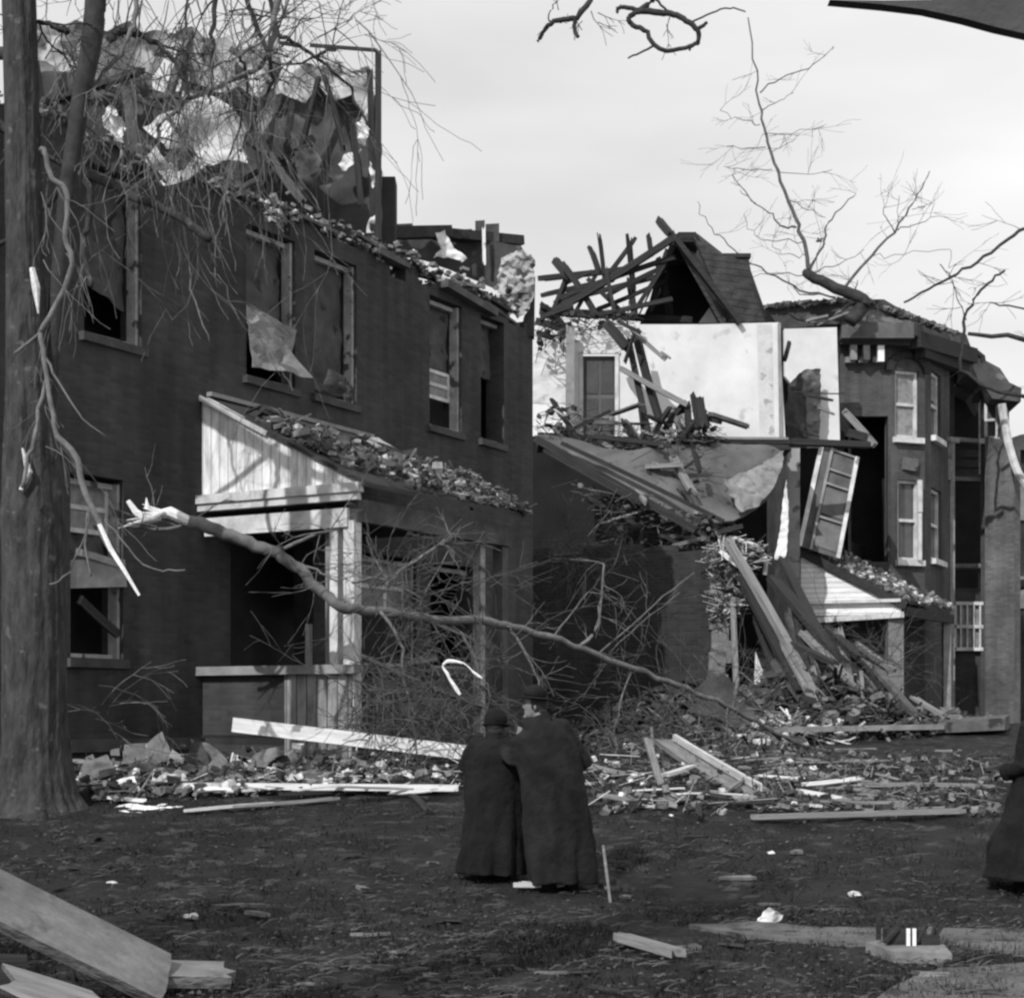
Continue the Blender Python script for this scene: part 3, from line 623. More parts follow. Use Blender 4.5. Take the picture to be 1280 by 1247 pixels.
# splintered rafters
rf = [(690, 395, 845, 300, .14), (690, 382, 835, 345, .1), (672, 352, 800, 338, .12), (676, 372, 770, 352, .1), (672, 392, 780, 398, .16), (700, 330, 745, 400, .12), (712, 345, 690, 400, .1),
      (690, 326, 712, 352, .14), (748, 290, 755, 350, .07), (735, 308, 748, 345, .09), (785, 292, 792, 372, .1), (797, 298, 750, 360, .09), (809, 290, 814, 325, .08), (820, 276, 842, 302, .13), (838, 286, 842, 322, .1),
      (760, 398, 868, 404, .14), (700, 375, 850, 322, .1), (760, 372, 845, 330, .1), (745, 390, 835, 352, .09), (730, 348, 780, 396, .1), (786, 345, 795, 400, .12), (730, 400, 842, 376, .09), (820, 320, 838, 400, .12), (676, 400, 720, 384, .1),
      (838, 312, 815, 392, .12), (850, 300, 790, 398, .1), (672, 380, 705, 412, .12), (668, 405, 712, 420, .16), (668, 418, 706, 430, .1), (700, 360, 742, 340, .07), (718, 398, 752, 336, .09), (756, 330, 770, 400, .07)]
for k, (a, b, c, d, t) in enumerate(rf):
    y = 41.7 + R.uniform(-.8, 1.6); board('rafter', P(a, b, y), P(c, d, y + R.uniform(-.8, .8)), t * 1.35, t * 1.1, wooddark, parent=HB, jag=.25)
for k, (a, b, c, d, t, m) in enumerate([(752, 405, 782, 442, .2, 0), (790, 412, 822, 530, .16, 0), (785, 420, 815, 560, .12, 0), (786, 412, 833, 454, .1, 1), (772, 462, 860, 510, .12, 1), (780, 460, 795, 412, .06, 0), (772, 404, 800, 418, .09, 0),
        (832, 540, 858, 505, .12, 0), (868, 494, 876, 540, .2, 0), (858, 500, 862, 560, .12, 0), (868, 522, 900, 530, .16, 0), (818, 545, 840, 508, .09, 0), (838, 508, 852, 545, .1, 1), (824, 440, 838, 450, .05, 1), (800, 500, 812, 600, .1, 0), (872, 540, 880, 610, .12, 0), (850, 530, 845, 600, .09, 0)]):
    y = 39.6 + R.uniform(-.4, .5); board('fallen_rafter', P(a, b, y), P(c, d, y - .3), t * 1.2, t, woodmid if m else wooddark, parent=HB, jag=.2)
def mess(name, poly, Y, n, mats, parent, smin=.02, smax=.1, dY=.6, sliver=.86, seed=0, choice=(0, 1), lay=None, label=None):
    """a mass of broken laths and plaster lumps nobody could count"""
    rnd = random.Random(seed); mb = MB(); xs = [p[0] for p in poly]; y_ = [p[1] for p in poly]; k = 0
    def inside(x, y):
        c = False; j = len(poly) - 1
        for i in range(len(poly)):
            a, b = poly[i], poly[j]
            if (a[1] > y) != (b[1] > y) and x < (b[0] - a[0]) * (y - a[1]) / (b[1] - a[1]) + a[0]: c = not c
            j = i
        return c
    while k < n:
        x, y = rnd.uniform(min(xs), max(xs)), rnd.uniform(min(y_), max(y_))
        if not inside(x, y): continue
        k += 1
        if lay is None: p = P(x, y, Y + rnd.uniform(-dY, dY))
        else: p = on(x, y); p.z += abs(rnd.gauss(0, lay)) + .02
        s = rnd.uniform(smin, smax); mi = rnd.choice(choice)
        if rnd.random() < sliver:
            d = V((rnd.gauss(0, 1), rnd.gauss(0, .6), rnd.gauss(0, .35))).normalized() * s * rnd.uniform(3, 8); mb.beam(p - d / 2, p + d / 2, s * .24, s * .12, mi=mi)
        else: mb.chunk(p, s * rnd.uniform(.5, 1.1), s * .8, s * rnd.uniform(.4, .8), mi, rnd)
    o = mb.build(name, mats, parent); o['kind'] = 'stuff'
    return o
RM = [rubC, rubB, rubA, wooddark, woodmid]
mess('rubble', [(672, 520), (700, 500), (740, 520), (772, 532), (830, 540), (850, 515), (900, 535), (905, 552), (835, 556), (800, 580), (740, 566), (672, 552)], 39.6, 600, RM, HB, choice=(0, 0, 0, 1, 3, 3, 4), seed=1)
mess('rubble', [(800, 560), (850, 556), (900, 560), (895, 600), (850, 640), (790, 610)], 38.6, 90, RM, HB, choice=(0, 0, 1, 3, 3), seed=2)
mess('rubble', [(780, 620), (870, 640), (920, 655), (925, 690), (880, 690), (760, 682), (740, 640), (700, 600)], 37.4, 420, RM, HB, choice=(0, 0, 1, 3, 3, 4), seed=3)
mess('rubble', [(672, 395), (800, 385), (790, 404), (720, 420), (672, 440)], 41.0, 300, RM, HB, choice=(0, 0, 3, 3), seed=4)
rq = random.Random(15)
for k in range(46):
    if k < 20: x, y, Y = rq.uniform(675, 890), rq.uniform(518, 556), 39.5
    elif k < 38: x, y, Y = rq.uniform(720, 900), 0, 37.3; y = 600 + (x - 720) * .3 + rq.uniform(-12, 50)
    else: x, y, Y = rq.uniform(800, 870), rq.uniform(555, 620), 38.4
    a = rq.gauss(.35, .6); l_ = rq.uniform(18, 60)
    board('broken_board', P(x, y, Y + rq.uniform(-.5, .5)), P(x + math.cos(a) * l_, min(684, y + math.sin(a) * l_), Y + rq.uniform(-.6, .4)), rq.uniform(.05, .22), rq.uniform(.03, .1), rq.choice([wooddark, wooddark, woodweath, woodmid]), parent=HB, jag=.25)
board('torn_strip', P(688, 498, 40.5), P(716, 540, 40.2), .3, .04, wooddark, parent=HB)
board('torn_strip', P(690, 512, 40), P(706, 522, 40), .16, .04, plaster, parent=HB)
# lower storey: ragged brick toned for shade, broken end paled for sun, dark room
pw = [(0, 5.1), (.6, 5.2), (.61, 5.0), (1.3, 5.05), (1.31, 5.3), (2.0, 5.25), (2.01, 5.1), (2.8, 5.15), (2.81, 5.2), (3.4, 5.2), (3.41, 5.05), (4.0, 5.1), (4.3, 5.0)]
A_, B_ = P(655, 0, 37.2), P(890, 0, 36.6)
wall('brick_wall', A_, B_, .6, pw, .35, [], brickB, HB)
a = P(887, 0, 36.55); mb = MB(); rr = random.Random(4)
for k in range(17):
    z = .9 + k * .245; dx = rr.uniform(-.04, .05); wd = .42 + rr.uniform(-.08, .08) + (.1 if k > 13 else 0)
    if k in (13, 14): wd *= .5
    mb.box(a.x + dx, a.x + dx + wd, 36.45, 36.9, z, z + .243)
mb.build('wall_end', stone, HB)  # pale stone tone stands in for sunlight on the broken end
mess('rubble', [(880, 690), (905, 670), (955, 680), (960, 700), (940, 720), (930, 770), (905, 770), (885, 780), (888, 730)], 36.3, 600, RM, HB, choice=(1, 2, 2, 0, 0), seed=6, dY=.2)
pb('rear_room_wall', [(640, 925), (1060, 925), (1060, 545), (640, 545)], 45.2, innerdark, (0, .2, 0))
pb('lower_ceiling', [(664, 700), (890, 700), (890, 690), (664, 690)], 38.2, wooddark, (0, 6, 0))
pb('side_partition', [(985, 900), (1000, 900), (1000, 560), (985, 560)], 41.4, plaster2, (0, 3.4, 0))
# ragged light strip (torn wallboard) standing by the pier
sheet('torn_strip', [P(968, 700, 38.3), P(983, 700, 38.3), P(986, 640, 38.6), P(983, 600, 38.8), P(979, 625, 38.8), P(975, 665, 38.5)], .04, plaster, HB, .08, 4, 3, 97)
sheet('torn_strip', [P(942, 868, 35.5), P(955, 872, 35.5), P(957, 850, 35.6), P(944, 815, 35.8)], .03, plaster, HB, .06, 3, 3, 98)
mb = MB(); c = P(930, 700, 36.8); mb.tube([P(903, 680, 36.7), P(918, 673, 36.4), P(945, 682, 36.4), P(958, 700, 36.6), P(956, 718, 36.7)], .05, 6); mb.build('bent_hoop', trim, HB)
# leaning door case with panels: it stands loose against the wreck
LD = empty('door_case', P(1025, 690, 43), 'tall panelled door still in its white frame, leaning tilted above the right-hand porch roof', 'door')
q = [P(998, 682, 42.3), P(1048, 698, 42.0), P(1072, 572, 42.7), P(1026, 556, 42.9)]
def qp(a, b, off=0):
    p = q[0].lerp(q[1], a).lerp(q[3].lerp(q[2], a), b); return p + V((0, -off, 0))
mb = MB(); mb.prism([qp(0, 0), qp(1, 0), qp(1, 1), qp(0, 1)], (0, .06, 0)); mb.build('door_leaf', rough('door_leaf', .06, .12, 3), LD)
for a0, b0, a1, b1, ww in ((.02, 0, .02, 1, .11), (.98, 0, .98, 1, .1), (.30, 0, .30, 1, .07)):
    mb = MB(); mb.beam(qp(a0, b0, .04), qp(a1, b1, .04), ww, .08, up=V((0, 1, 0))); mb.build('stile', trim if a0 != .3 else trimdim, LD)
for b0 in (.33, .66, .8, .99): mb = MB(); mb.beam(qp(.3, b0, .05), qp(.97, b0, .05), .05, .06, up=V((0, 1, 0))); mb.build('rail', trimdim, LD)
mb = MB(); mb.prism([qp(.36, .05, .025), qp(.92, .05, .025), qp(.92, .3, .025), qp(.36, .3, .025)], (0, .02, 0)); mb.prism([qp(.36, .37, .025), qp(.92, .37, .025), qp(.92, .62, .025), qp(.36, .62, .025)], (0, .02, 0)); mb.build('door_panel', rough('door_panels', .09, .15, 3), LD)
# ---- right-hand porch of house B (same pattern as house A's)
HP = HB
YP = 42.5
eb = V((.507, .862, 0))
mb = MB(); mb.prism([P(1001, 770, YP), P(1126, 766, YP - .6), P(1126, 755, YP - .6), P(1001, 692, YP)], eb * .06); gb = mb.build('porch_gable', siding, HP)
mb = MB(); mb.beam(P(1003, 776, YP - .1), P(1130, 768, YP - .7), .2, .14); mb.build('cornice_moulding', trim, gb)
mb = MB(); mb.beam(P(1001, 753, YP - .1), P(1126, 750, YP - .7), .12, .08); mb.build('cornice_moulding', trim, gb)
mb = MB(); mb.beam(P(1000, 689, YP - .05), P(1132, 757, YP - .7), .2, .1, up=V((0, 1, 0))); mb.build('barge_board', wooddark, gb)
a, b = P(1000, 686, YP), P(1131, 753, YP - .6)
u = 4.2
mb = MB(); mb.prism([a, b, b + eb * u, a + eb * u], (0, 0, .08)); pr = mb.build('porch_roof', slate, HP)
mb = MB(); rr = random.Random(33)
for i in range(1800):
    s_, t_ = rr.random(), rr.random() ** 1.2; p = a.lerp(b, s_) + eb * (t_ * u); sz = rr.uniform(.02, .09); mb.chunk(p + V((0, 0, .06 + abs(rr.gauss(0, .06)))), sz * 1.1, sz, sz * .7, rr.choice([0, 0, 1, 1, 1, 2]), rr)
tag(mb.build('roof_debris', [rubC, rubB, rubA], HP), kind='stuff')
mb = MB(); e = b - V((0, 0, .22)); mb.beam(e, e + eb * u, .12, .24); mb.build('porch_beam', wooddark, HP)
mb = MB(); p = P(1118, 769, YP - .4); mb.beam(V((p.x, p.y, .9)), p, .38, .38, up=V((0, 1, 0))); mb.build('porch_post', rough('post_grey', .13, .2, 3), HP)
mb = MB(); p = e + eb * (u - .2); mb.beam(V((p.x - .1, p.y, .9)), p - V((.1, 0, .1)), .2, .2, up=V((0, 1, 0))); mb.build('porch_post', trimdim, HP)
p = P(1001, 0, YP); mb = MB(); mb.prism([V((p.x, p.y, .8)), V((p.x, p.y, 6.2)), V((p.x, p.y, 6.2)) + eb * 5, V((p.x, p.y, .8)) + eb * 5], V((-.2, .1, 0))); mb.build('side_wall', brickB, HP)
mb = MB(); p1 = P(1128, 0, YP) ; mb.prism([V((p.x, p.y, .7)), V((p1.x, p1.y - .6, .7)), V((p1.x, p1.y - .6, .7)) + eb * u, V((p.x, p.y, .7)) + eb * u], V((0, 0, .35))); mb.build('porch_floor', wooddark, HP)

# ------------------------------------------------------------------ house C (right, standing row house with bays)
HC = empty('row_house', P(1150, 905, 46), 'standing brick row house at right with bay windows, arched hoods and a stepped cornice', 'house')
YC = 46.0
def hol(pa, pb_, Ya, Yb, lst):
    """holes from pixel rectangles on the facet between pixel columns pa (depth Ya) and pb_ (depth Yb)"""
    A = P(pa, 0, Ya); B = P(pb_, 0, Yb); A.z = B.z = 0; d = B - A; L_ = d.length; out = []
    for x0, x1, y0, y1 in lst:
        ss = []
        for x in (x0, x1):
            k = (x - 640) / F; t = (k * A.y - A.x) / (d.x - k * d.y); ss.append(t * L_)
        ym = A.y + d.y * ((ss[0] + ss[1]) / 2 / L_)
        out.append((ss[0], ss[1], CZ - (y1 - HY) * ym / F, CZ - (y0 - HY) * ym / F))
    return A, B, out
def facet(name, pa, pb_, Ya, Yb, ytop_a, ytop_b, lst, mat, z0=.8, th=.3):
    A, B, h = hol(pa, pb_, Ya, Yb, lst); L_ = (B - A).length
    za = CZ - (ytop_a - HY) * Ya / F; zb_ = CZ - (ytop_b - HY) * Yb / F
    wall(name, A, B, z0, [(0, za), (L_, zb_)], th, h, mat, HC)
    d = (B - A).normalized(); n = V((d.y, -d.x, 0)); return A, d, n, h
def cwindow(A, d, n, h, mat=trim, blind=.5, name='window', glassm=None, sillm=trim, bars=0):
    s0, s1, z0, z1 = h; mb = MB(); t = .09; off = -n * .14
    def q_(s_, z): return A + d * s_ + off + V((0, 0, z))
    mb.beam(q_(s0 + t / 2 + .003, z0), q_(s0 + t / 2 + .003, z1), t, .08, up=d); mb.beam(q_(s1 - t / 2 - .003, z0), q_(s1 - t / 2 - .003, z1), t, .08, up=d)
    for z in (z0 + .04, (z0 + z1) / 2, z1 - .04): mb.beam(q_(s0 + .01, z) , q_(s1 - .01, z), .08, .08)
    for k in range(bars): s_ = s0 + (s1 - s0) * (k + 1) / (bars + 1); mb.beam(q_(s_, z0), q_(s_, z1), .03, .04, up=d)
    fr = mb.build(name, mat, HC)
    mb = MB(); o = -n * .19
    mb.prism([A + d * s0 + o + V((0, 0, z0)), A + d * s1 + o + V((0, 0, z0)), A + d * s1 + o + V((0, 0, z1)), A + d * s0 + o + V((0, 0, z1))], -n * .02); mb.build('pane', glassm or glass, fr)
    if blind:
        zb_ = z1 - (z1 - z0) * blind; o = -n * .165
        mb = MB(); mb.prism([A + d * (s0 + .05) + o + V((0, 0, zb_)), A + d * (s1 - .05) + o + V((0, 0, zb_)), A + d * (s1 - .05) + o + V((0, 0, z1)), A + d * (s0 + .05) + o + V((0, 0, z1))], -n * .01); mb.build('blind', curtain, fr)
    if sillm:
        mb = MB(); mb.beam(A + d * (s0 - .08) + n * .04 + V((0, 0, z0 - .08)), A + d * (s1 + .08) + n * .04 + V((0, 0, z0 - .08)), .22, .15); mb.build('sill', sillm, fr)
    return fr
def hood(A, d, n, h, mat=wooddark):
    """arched brick hood over a window"""
    s0, s1, z0, z1 = h; c = A + d * ((s0 + s1) / 2) + V((0, 0, z1 - .05)); r = (s1 - s0) / 2 + .12; mb = MB(); N_ = 9
    for k in range(N_):
        a0, a1 = math.pi * k / N_, math.pi * (k + 1) / N_
        pt = lambda a_, rr_: c + d * (-math.cos(a_) * rr_) + V((0, 0, math.sin(a_) * rr_ * .75))
        mb.prism([pt(a0, r), pt(a1, r), pt(a1, r + .22), pt(a0, r + .22)], n * .09)
    mb.build('window_hood', mat, HC)
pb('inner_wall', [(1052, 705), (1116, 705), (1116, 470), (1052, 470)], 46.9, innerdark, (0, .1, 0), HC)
# front facet with one dark opening, then the angled bay facets
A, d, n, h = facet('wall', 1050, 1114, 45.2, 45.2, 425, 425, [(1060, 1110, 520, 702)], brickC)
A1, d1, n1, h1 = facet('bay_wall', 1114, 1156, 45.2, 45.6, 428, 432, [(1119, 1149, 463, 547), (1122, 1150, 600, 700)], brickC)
cwindow(A1, d1, n1, h1[0], blind=1); hood(A1, d1, n1, h1[0]); cwindow(A1, d1, n1, h1[1], blind=0)
A2, d2, n2, h2 = facet('bay_wall', 1156, 1187, 45.6, 48.4, 434, 442, [(1164, 1176, 466, 548), (1164, 1177, 612, 700)], brickC)
cwindow(A2, d2, n2, h2[0], blind=.4); cwindow(A2, d2, n2, h2[1], blind=0)
A3, d3, n3, h3 = facet('recess_wall', 1180, 1236, 51.5, 51.5, 440, 470, [(1193, 1229, 478, 560), (1193, 1229, 602, 706), (1193, 1226, 712, 735)], brickC)
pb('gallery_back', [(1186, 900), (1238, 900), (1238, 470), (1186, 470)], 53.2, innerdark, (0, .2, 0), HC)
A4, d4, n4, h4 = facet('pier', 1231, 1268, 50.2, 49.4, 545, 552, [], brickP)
facet('bay_wall', 1226, 1258, 50.6, 50.2, 484, 498, [(1229, 1247, 500, 548)], brickC)
A5, d5, n5, h5 = hol(1226, 1258, 50.6, 50.2, [(1229, 1247, 500, 548)])[0], None, None, hol(1226, 1258, 50.6, 50.2, [(1229, 1247, 500, 548)])[2]
B5 = P(1258, 0, 50.2); B5.z = 0; d5 = (B5 - A5).normalized(); n5 = V((d5.y, -d5.x, 0)); cwindow(A5, d5, n5, h5[0], blind=0); hood(A5, d5, n5, h5[0])
for nm, pxs, mt in (('gallery_rail', ((1190, 549), (1230, 552)), trimdim), ('gallery_floor', ((1188, 598), (1234, 600)), stone), ('gallery_floor', ((1188, 707), (1234, 707)), stone)):
    mb = MB(); mb.beam(P(*pxs[0], 50.9), P(*pxs[1], 50.9), .2, .12); mb.build(nm, mt, HC)
for y in (560, 572, 584): mb = MB(); mb.beam(P(1190, y, 50.9), P(1230, y + 1, 50.9), .06, .07); mb.build('gallery_rail', wooddark, HC)
mb = MB(); mb.beam(P(1226, 592, 50.8), P(1226, 492, 50.8), .1, .08, up=V((0, 1, 0))); mb.build('gallery_post', trim, HC)
# barred white window low at right
A6 = P(1188, 0, 50.6); A6.z = 0; B6 = P(1240, 0, 50.6); B6.z = 0; _, _, h6 = hol(1188, 1240, 50.6, 50.6, [(1192, 1232, 753, 812)])
pb('lower_wall', [(1186, 740), (1236, 740), (1236, 905), (1186, 905)], 50.75, brickC, (0, .2, 0), HC)
fr = MB(); 
for x in (1193, 1232): fr.beam(P(x, 812, 50.6), P(x, 753, 50.6), .1, .08, up=V((0, 1, 0)))
for y in (754, 783, 811): fr.beam(P(1190, y, 50.6), P(1235, y, 50.6), .08, .1)
for x in (1201, 1209, 1217, 1225): fr.beam(P(x, 812, 50.6), P(x, 753, 50.6), .05, .05, up=V((0, 1, 0)))
fo = fr.build('window', trim, HC)
mb = MB(); mb.prism([P(1193, 812, 50.7), P(1232, 812, 50.7), P(1232, 754, 50.7), P(1193, 754, 50.7)], (0, .02, 0)); mb.build('pane', curtain, fo)
mb = MB(); mb.box(P(1187, 0, 48.5).x, P(1193, 0, 48.5).x, 48.45, 48.6, 1, P(0, 548, 48.5).z); mb.build('downpipe', trimdim, HC)
mb = MB(); mb.tube([P(1150, 600, 45.3), P(1150, 700, 45.3)], .06, 8); mb.tube([P(1150, 640, 45.28), P(1150, 600, 45.28)], .075, 8); mb.build('downpipe', trim, HC)
board('belt_course', P(1126, 586, 45.28), P(1150, 590, 45.45), .1, .34, concrete, parent=HC)
mb = MB(); mb.beam(P(1183, 549, 48.1), P(1194, 551, 49.0), .25, .14); mb.beam(P(1187, 552, 48.3), P(1187, 600, 48.3), .14, .14, up=V((0, 1, 0))); mb.build('bay_bracket', stone, HC)
# cornice, dentils and roof
mb = MB(); mb.beam(P(1050, 415, 44.8), P(1140, 415, 44.8), .5, .42); mb.build('cornice', rough('cornice_grey', .07, .12, 3), HC)
mb = MB(); mb.beam(P(1050, 428, 44.95), P(1136, 430, 44.95), .3, .14); mb.build('cornice', wooddark, HC)
mb = MB(); mb.beam(P(1140, 425, 44.9), P(1212, 446, 48.6), .5, .42); mb.beam(P(1150, 440, 45.2), P(1206, 460, 48.6), .3, .3); mb.build('cornice', wooddark, HC)
mb = MB(); mb.beam(P(1138, 412, 44.6), P(1184, 428, 47.0), .2, .3); mb.build('cornice', rough('cornice_grey2', .06, .09, 3), HC)
for k, (x, m_) in enumerate(((1067, trim), (1083, trim), (1101, paper))):
    mb = MB(); mb.box(P(x - 4, 0, 44.9).x, P(x + 4, 0, 44.9).x, 44.85, 45.05, P(0, 450 + (k == 2) * 2, 44.9).z, P(0, 431, 44.9).z); mb.build('dentil', m_ if k == 2 else trimdim, HC)
for x in (1062, 1078, 1096): mb = MB(); mb.box(P(x - 5, 0, 45).x, P(x + 7, 0, 45).x, 44.98, 45.15, P(0, 453, 45).z, P(0, 446, 45).z); mb.build('bracket', stone, HC)
mb = MB(); mb.prism([P(957, 384, 44.9), P(1078, 374, 44.9), P(1105, 374, 44.9), P(1135, 392, 45), P(1145, 404, 44.7), P(1054, 405, 44.7), P(1044, 411, 44.9), P(975, 411, 44.9)], (0, 6, 0)); mb.build('roof', felt, HC)
mb = MB(); mb.prism([P(1100, 374, 45), P(1150, 396, 45.8), P(1208, 418, 49), P(1213, 432, 49), P(1140, 412, 45)], (1.0, 4.5, .0)); mb.build('roof', felt, HC)
mb = MB(); mb.prism([P(1206, 468, 50), P(1206, 440, 50.4), P(1222, 445, 50.4), P(1250, 460, 50.2), P(1262, 478, 49.5), P(1277, 485, 49.2), P(1276, 502, 49.2), P(1240, 498, 49.6), P(1228, 478, 50)], (0.3, 3, 0)); mb.build('cornice', felt, HC)
mb = MB(); mb.tube([P(1214, 462, 50.3), P(1214, 446, 50.3), P(1221, 440, 50.3), P(1228, 446, 50.3), P(1229, 458, 50.3)], .09, 8); mb.build('finial', wooddark, HC)
mb = MB(); rr = random.Random(8)
for i in range(160):
    t = rr.random(); p = P(957 + t * 240, 383 - 9 * min(1, t * 2) + max(0, t - .5) * 88, 44.8); s = rr.uniform(.03, .1); mb.chunk(p, s * 1.6, s, s * .7, rr.choice([0, 0, 1]), rr)
tag(mb.build('roof_debris', [rubC, rubB], HC), kind='stuff')
for x0, y0, x1, y1 in ((1020, 408, 1080, 384), (1040, 400, 1066, 378), (1004, 404, 1036, 396)): board('roof_batten', P(x0, y0, 44.5), P(x1, y1, 44.3), .12, .06, woodmid, parent=HC)
# side walls hide the inside
mb = MB(); p = P(1050, 0, 45.5); mb.box(p.x, p.x + .3, 45.51, 52, .8, 11.2); mb.build('side_wall', brickC, HC)
pb('inner_wall', [(1060, 900), (1186, 900), (1186, 440), (1060, 440)], 47.6 + 1.2, innerdark, (0, .1, 0), HC)
# neighbour further right, mostly cut by the frame
HD = empty('far_house', P(1330, 895, 62), 'dark far house cut off by the right edge, behind the white bent strip', 'house')
mb = MB(); mb.prism([P(1262, 900, 62), P(1440, 900, 62), P(1440, 560, 62), P(1262, 560, 62)], (0, 8, 0)); mb.build('wall', brickB, HD)
mb = MB(); mb.prism([P(1256, 562, 61.5), P(1450, 562, 61.5), P(1450, 540, 61.5), P(1380, 530, 61.5), P(1276, 543, 61.5), P(1256, 550, 61.5)], (0, 9, 0)); mb.build('roof', felt, HD)
for y0, y1 in ((720, 760), (600, 650)):
    mb = MB(); mb.prism([P(1271, y1, 61.9), P(1300, y1, 61.9), P(1300, y0, 61.9), P(1271, y0, 61.9)], (0, .06, 0)); mb.build('window', rough('far_window', .12, .2, 2), HD)
mb = MB(); mb.prism([P(1258, 735, 57), P(1300, 732, 57), P(1300, 724, 57), P(1262, 724, 57)], (0, 3, 0)); mb.build('porch_roof', felt, HD)
# ------------------------------------------------------------------ big tree at left
def PL(pts, Y): return [P(a, b, Y + (c[0] if c else 0)) for a, b, *c in pts]
LT = empty('street_tree', ground(P(45, 1010, 18)), 'thick old tree trunk at the left edge with torn limbs and hanging twigs', 'tree')
def bole(pts, rad, n=28, amp=.05, seed=0, sub=10, furrow=0):
    path = smoothpath(pts, sub); K_ = len(path); mb = MB(); rs = []
    for i in range(K_):
        t = i / (K_ - 1) * (len(rad) - 1); k = min(len(rad) - 2, int(t)); rs.append(rad[k] + (rad[k + 1] - rad[k]) * (t - k))
    mb.tube(path, rs, n)
    out = []
    for j, v in enumerate(mb.v):
        i = min(K_ - 1, j // n); c = path[i]; d = V(v) - c; a = math.atan2(d.y, d.x)
        k = 1 + amp * 1.6 * noise.noise(V((math.cos(a) * 2.2, math.sin(a) * 2.2, c.z * .5 + seed))) + amp * noise.noise(V((math.cos(a) * 8, math.sin(a) * 8, c.z * 1.2 + seed)))
        k += amp * 2.5 * max(0, 1 - (c.z - path[0].z) / .7) * max(0, math.sin(a * 5 + seed)) 
        if furrow: q_ = V((math.cos(a) * 5, math.sin(a) * 5, c.z * .9 + seed)); k -= furrow * (1 - abs(noise.noise(q_ + V((0, 0, 0)) + .3 * noise.noise_vector(q_ * 2)) * 3)) + furrow * .6 * abs(noise.noise(V((math.cos(a) * 12, math.sin(a) * 12, c.z * 3))))
        out.append(tuple(c + d * k))
    mb.v = out; return mb
Yt = 18.0
b0 = P(45, 1030, Yt)
bole([V((b0.x, Yt, G(b0.x, Yt) - .15)), P(44, 990, Yt), P(43, 900, Yt), P(42, 650, Yt), P(36, 480, Yt), P(30, 300, Yt), P(26, 100, Yt), P(20, -80, Yt), P(5, -260, Yt + .2)], [.66, .42, .335, .33, .24, .19, .18, .17, .13], seed=2, n=110, sub=26, furrow=.035).build('trunk', bark, LT, True)
bole(PL([(58, 640), (60, 560), (62, 480), (70, 380), (82, 250), (100, 130), (116, 40), (122, -60), (130, -200)], 18.1), [.08, .09, .09, .08, .085, .1, .115, .11, .1], n=16, seed=5).build('limb', barkdark, LT, True)
limbs = [
    ([(137, 50), (150, 40), (178, 45), (205, 62), (225, 90), (240, 124)], .045, 18.6, bark),
    ([(267, -80), (268, 0), (266, 50), (265, 98), (262, 130)], .035, 18.8, barkdark),
    ([(180, -60), (172, 0), (160, 50), (130, 92), (102, 130), (102, 172), (104, 235)], .032, 18.3, barklight),
    ([(345, -60), (345, 10), (338, 60), (318, 88), (262, 112), (205, 150), (197, 176)], .045, 19.6, barklight),
    ([(300, -60), (312, 10), (332, 60), (340, 100), (318, 150), (300, 190)], .036, 19.8, barkdark),
    ([(330, -50), (345, 36), (362, 50), (395, 72), (430, 102), (462, 160)], .032, 20.0, barkdark),
    ([(250, -60), (232, 30), (262, 90), (246, 160), (262, 250), (272, 360)], .016, 19.2, barklight),
    ([(372, -60), (352, 20), (300, 70), (240, 90), (170, 100)], .02, 19.4, barklight),
    ([(180, 190), (205, 235), (230, 290), (240, 360), (262, 430)], .018, 19.6, barklight),
    ([(300, 70), (310, 110), (296, 170), (275, 220)], .02, 19.8, barkdark),
    ([(84, 40), (60, 30), (42, 26)], .04, 18.1, bark),
    ([(420, 60), (395, 70), (372, 80), (340, 78), (310, 60)], .018, 20.0, barkdark),
]
rt = random.Random(24)
for k, (pts, r, Y, m) in enumerate(limbs):
    path = smoothpath(PL(pts, Y), 5, .06, k); mb = MB(); n_ = len(path)
    mb.tube(path, [max(.007, r * (1 - .6 * i / n_)) for i in range(n_)], 7)
    for _ in range(3):
        i = rt.randint(2, n_ - 2); d = V((rt.gauss(0, 1), rt.gauss(0, .5), rt.gauss(-.4, .6)))
        twigs(mb, path[i], d, rt.uniform(.4, .95), r * .38, 2, rt, .05, .8, 6, 4, rmin=.0035)
    mb.build('limb', m, LT, True)
PA = lambda v, z, t: AP(-.02, v, z) + SUN * t
for k, (pts, r) in enumerate([([P(26, 60, 18), PA(-.3, 6.0, 5.2), PA(.1, 5.62, 4.8), PA(1.2, 5.1, 4.6), PA(2.5, 4.5, 4.5), PA(3.1, 4.1, 4.5)], .075), ([PA(1.35, 5.2, 4.6), PA(.7, 4.8, 4.6), PA(.1, 4.5, 4.6), PA(-.4, 4.2, 4.7)], .045), ([PA(1.25, 5.1, 4.6), PA(1.35, 4.8, 4.55), PA(1.2, 4.3, 4.5), PA(1.3, 3.8, 4.5)], .05), ([PA(1.9, 4.85, 4.5), PA(1.6, 4.5, 4.5), PA(1.75, 4.1, 4.5)], .035), ([PA(.5, 5.45, 4.7), PA(.55, 5.0, 4.6), PA(.75, 4.6, 4.6)], .02)]):
    path = smoothpath(pts, 5, .05, k + 30); mb = MB(); mb.tube(path, [max(.012, r * (1 - .4 * i / len(path))) for i in range(len(path))], 7); mb.build('limb', bark, LT, True)
hb = MB()   # the broken branch hanging down the trunk
hb.tube(smoothpath(PL([(50, 185), (56, 190), (60, 208), (66, 224), (82, 236), (84, 268), (81, 298), (90, 322), (84, 352), (68, 384), (50, 416)], 17.45), 3, .02), .028, 7)
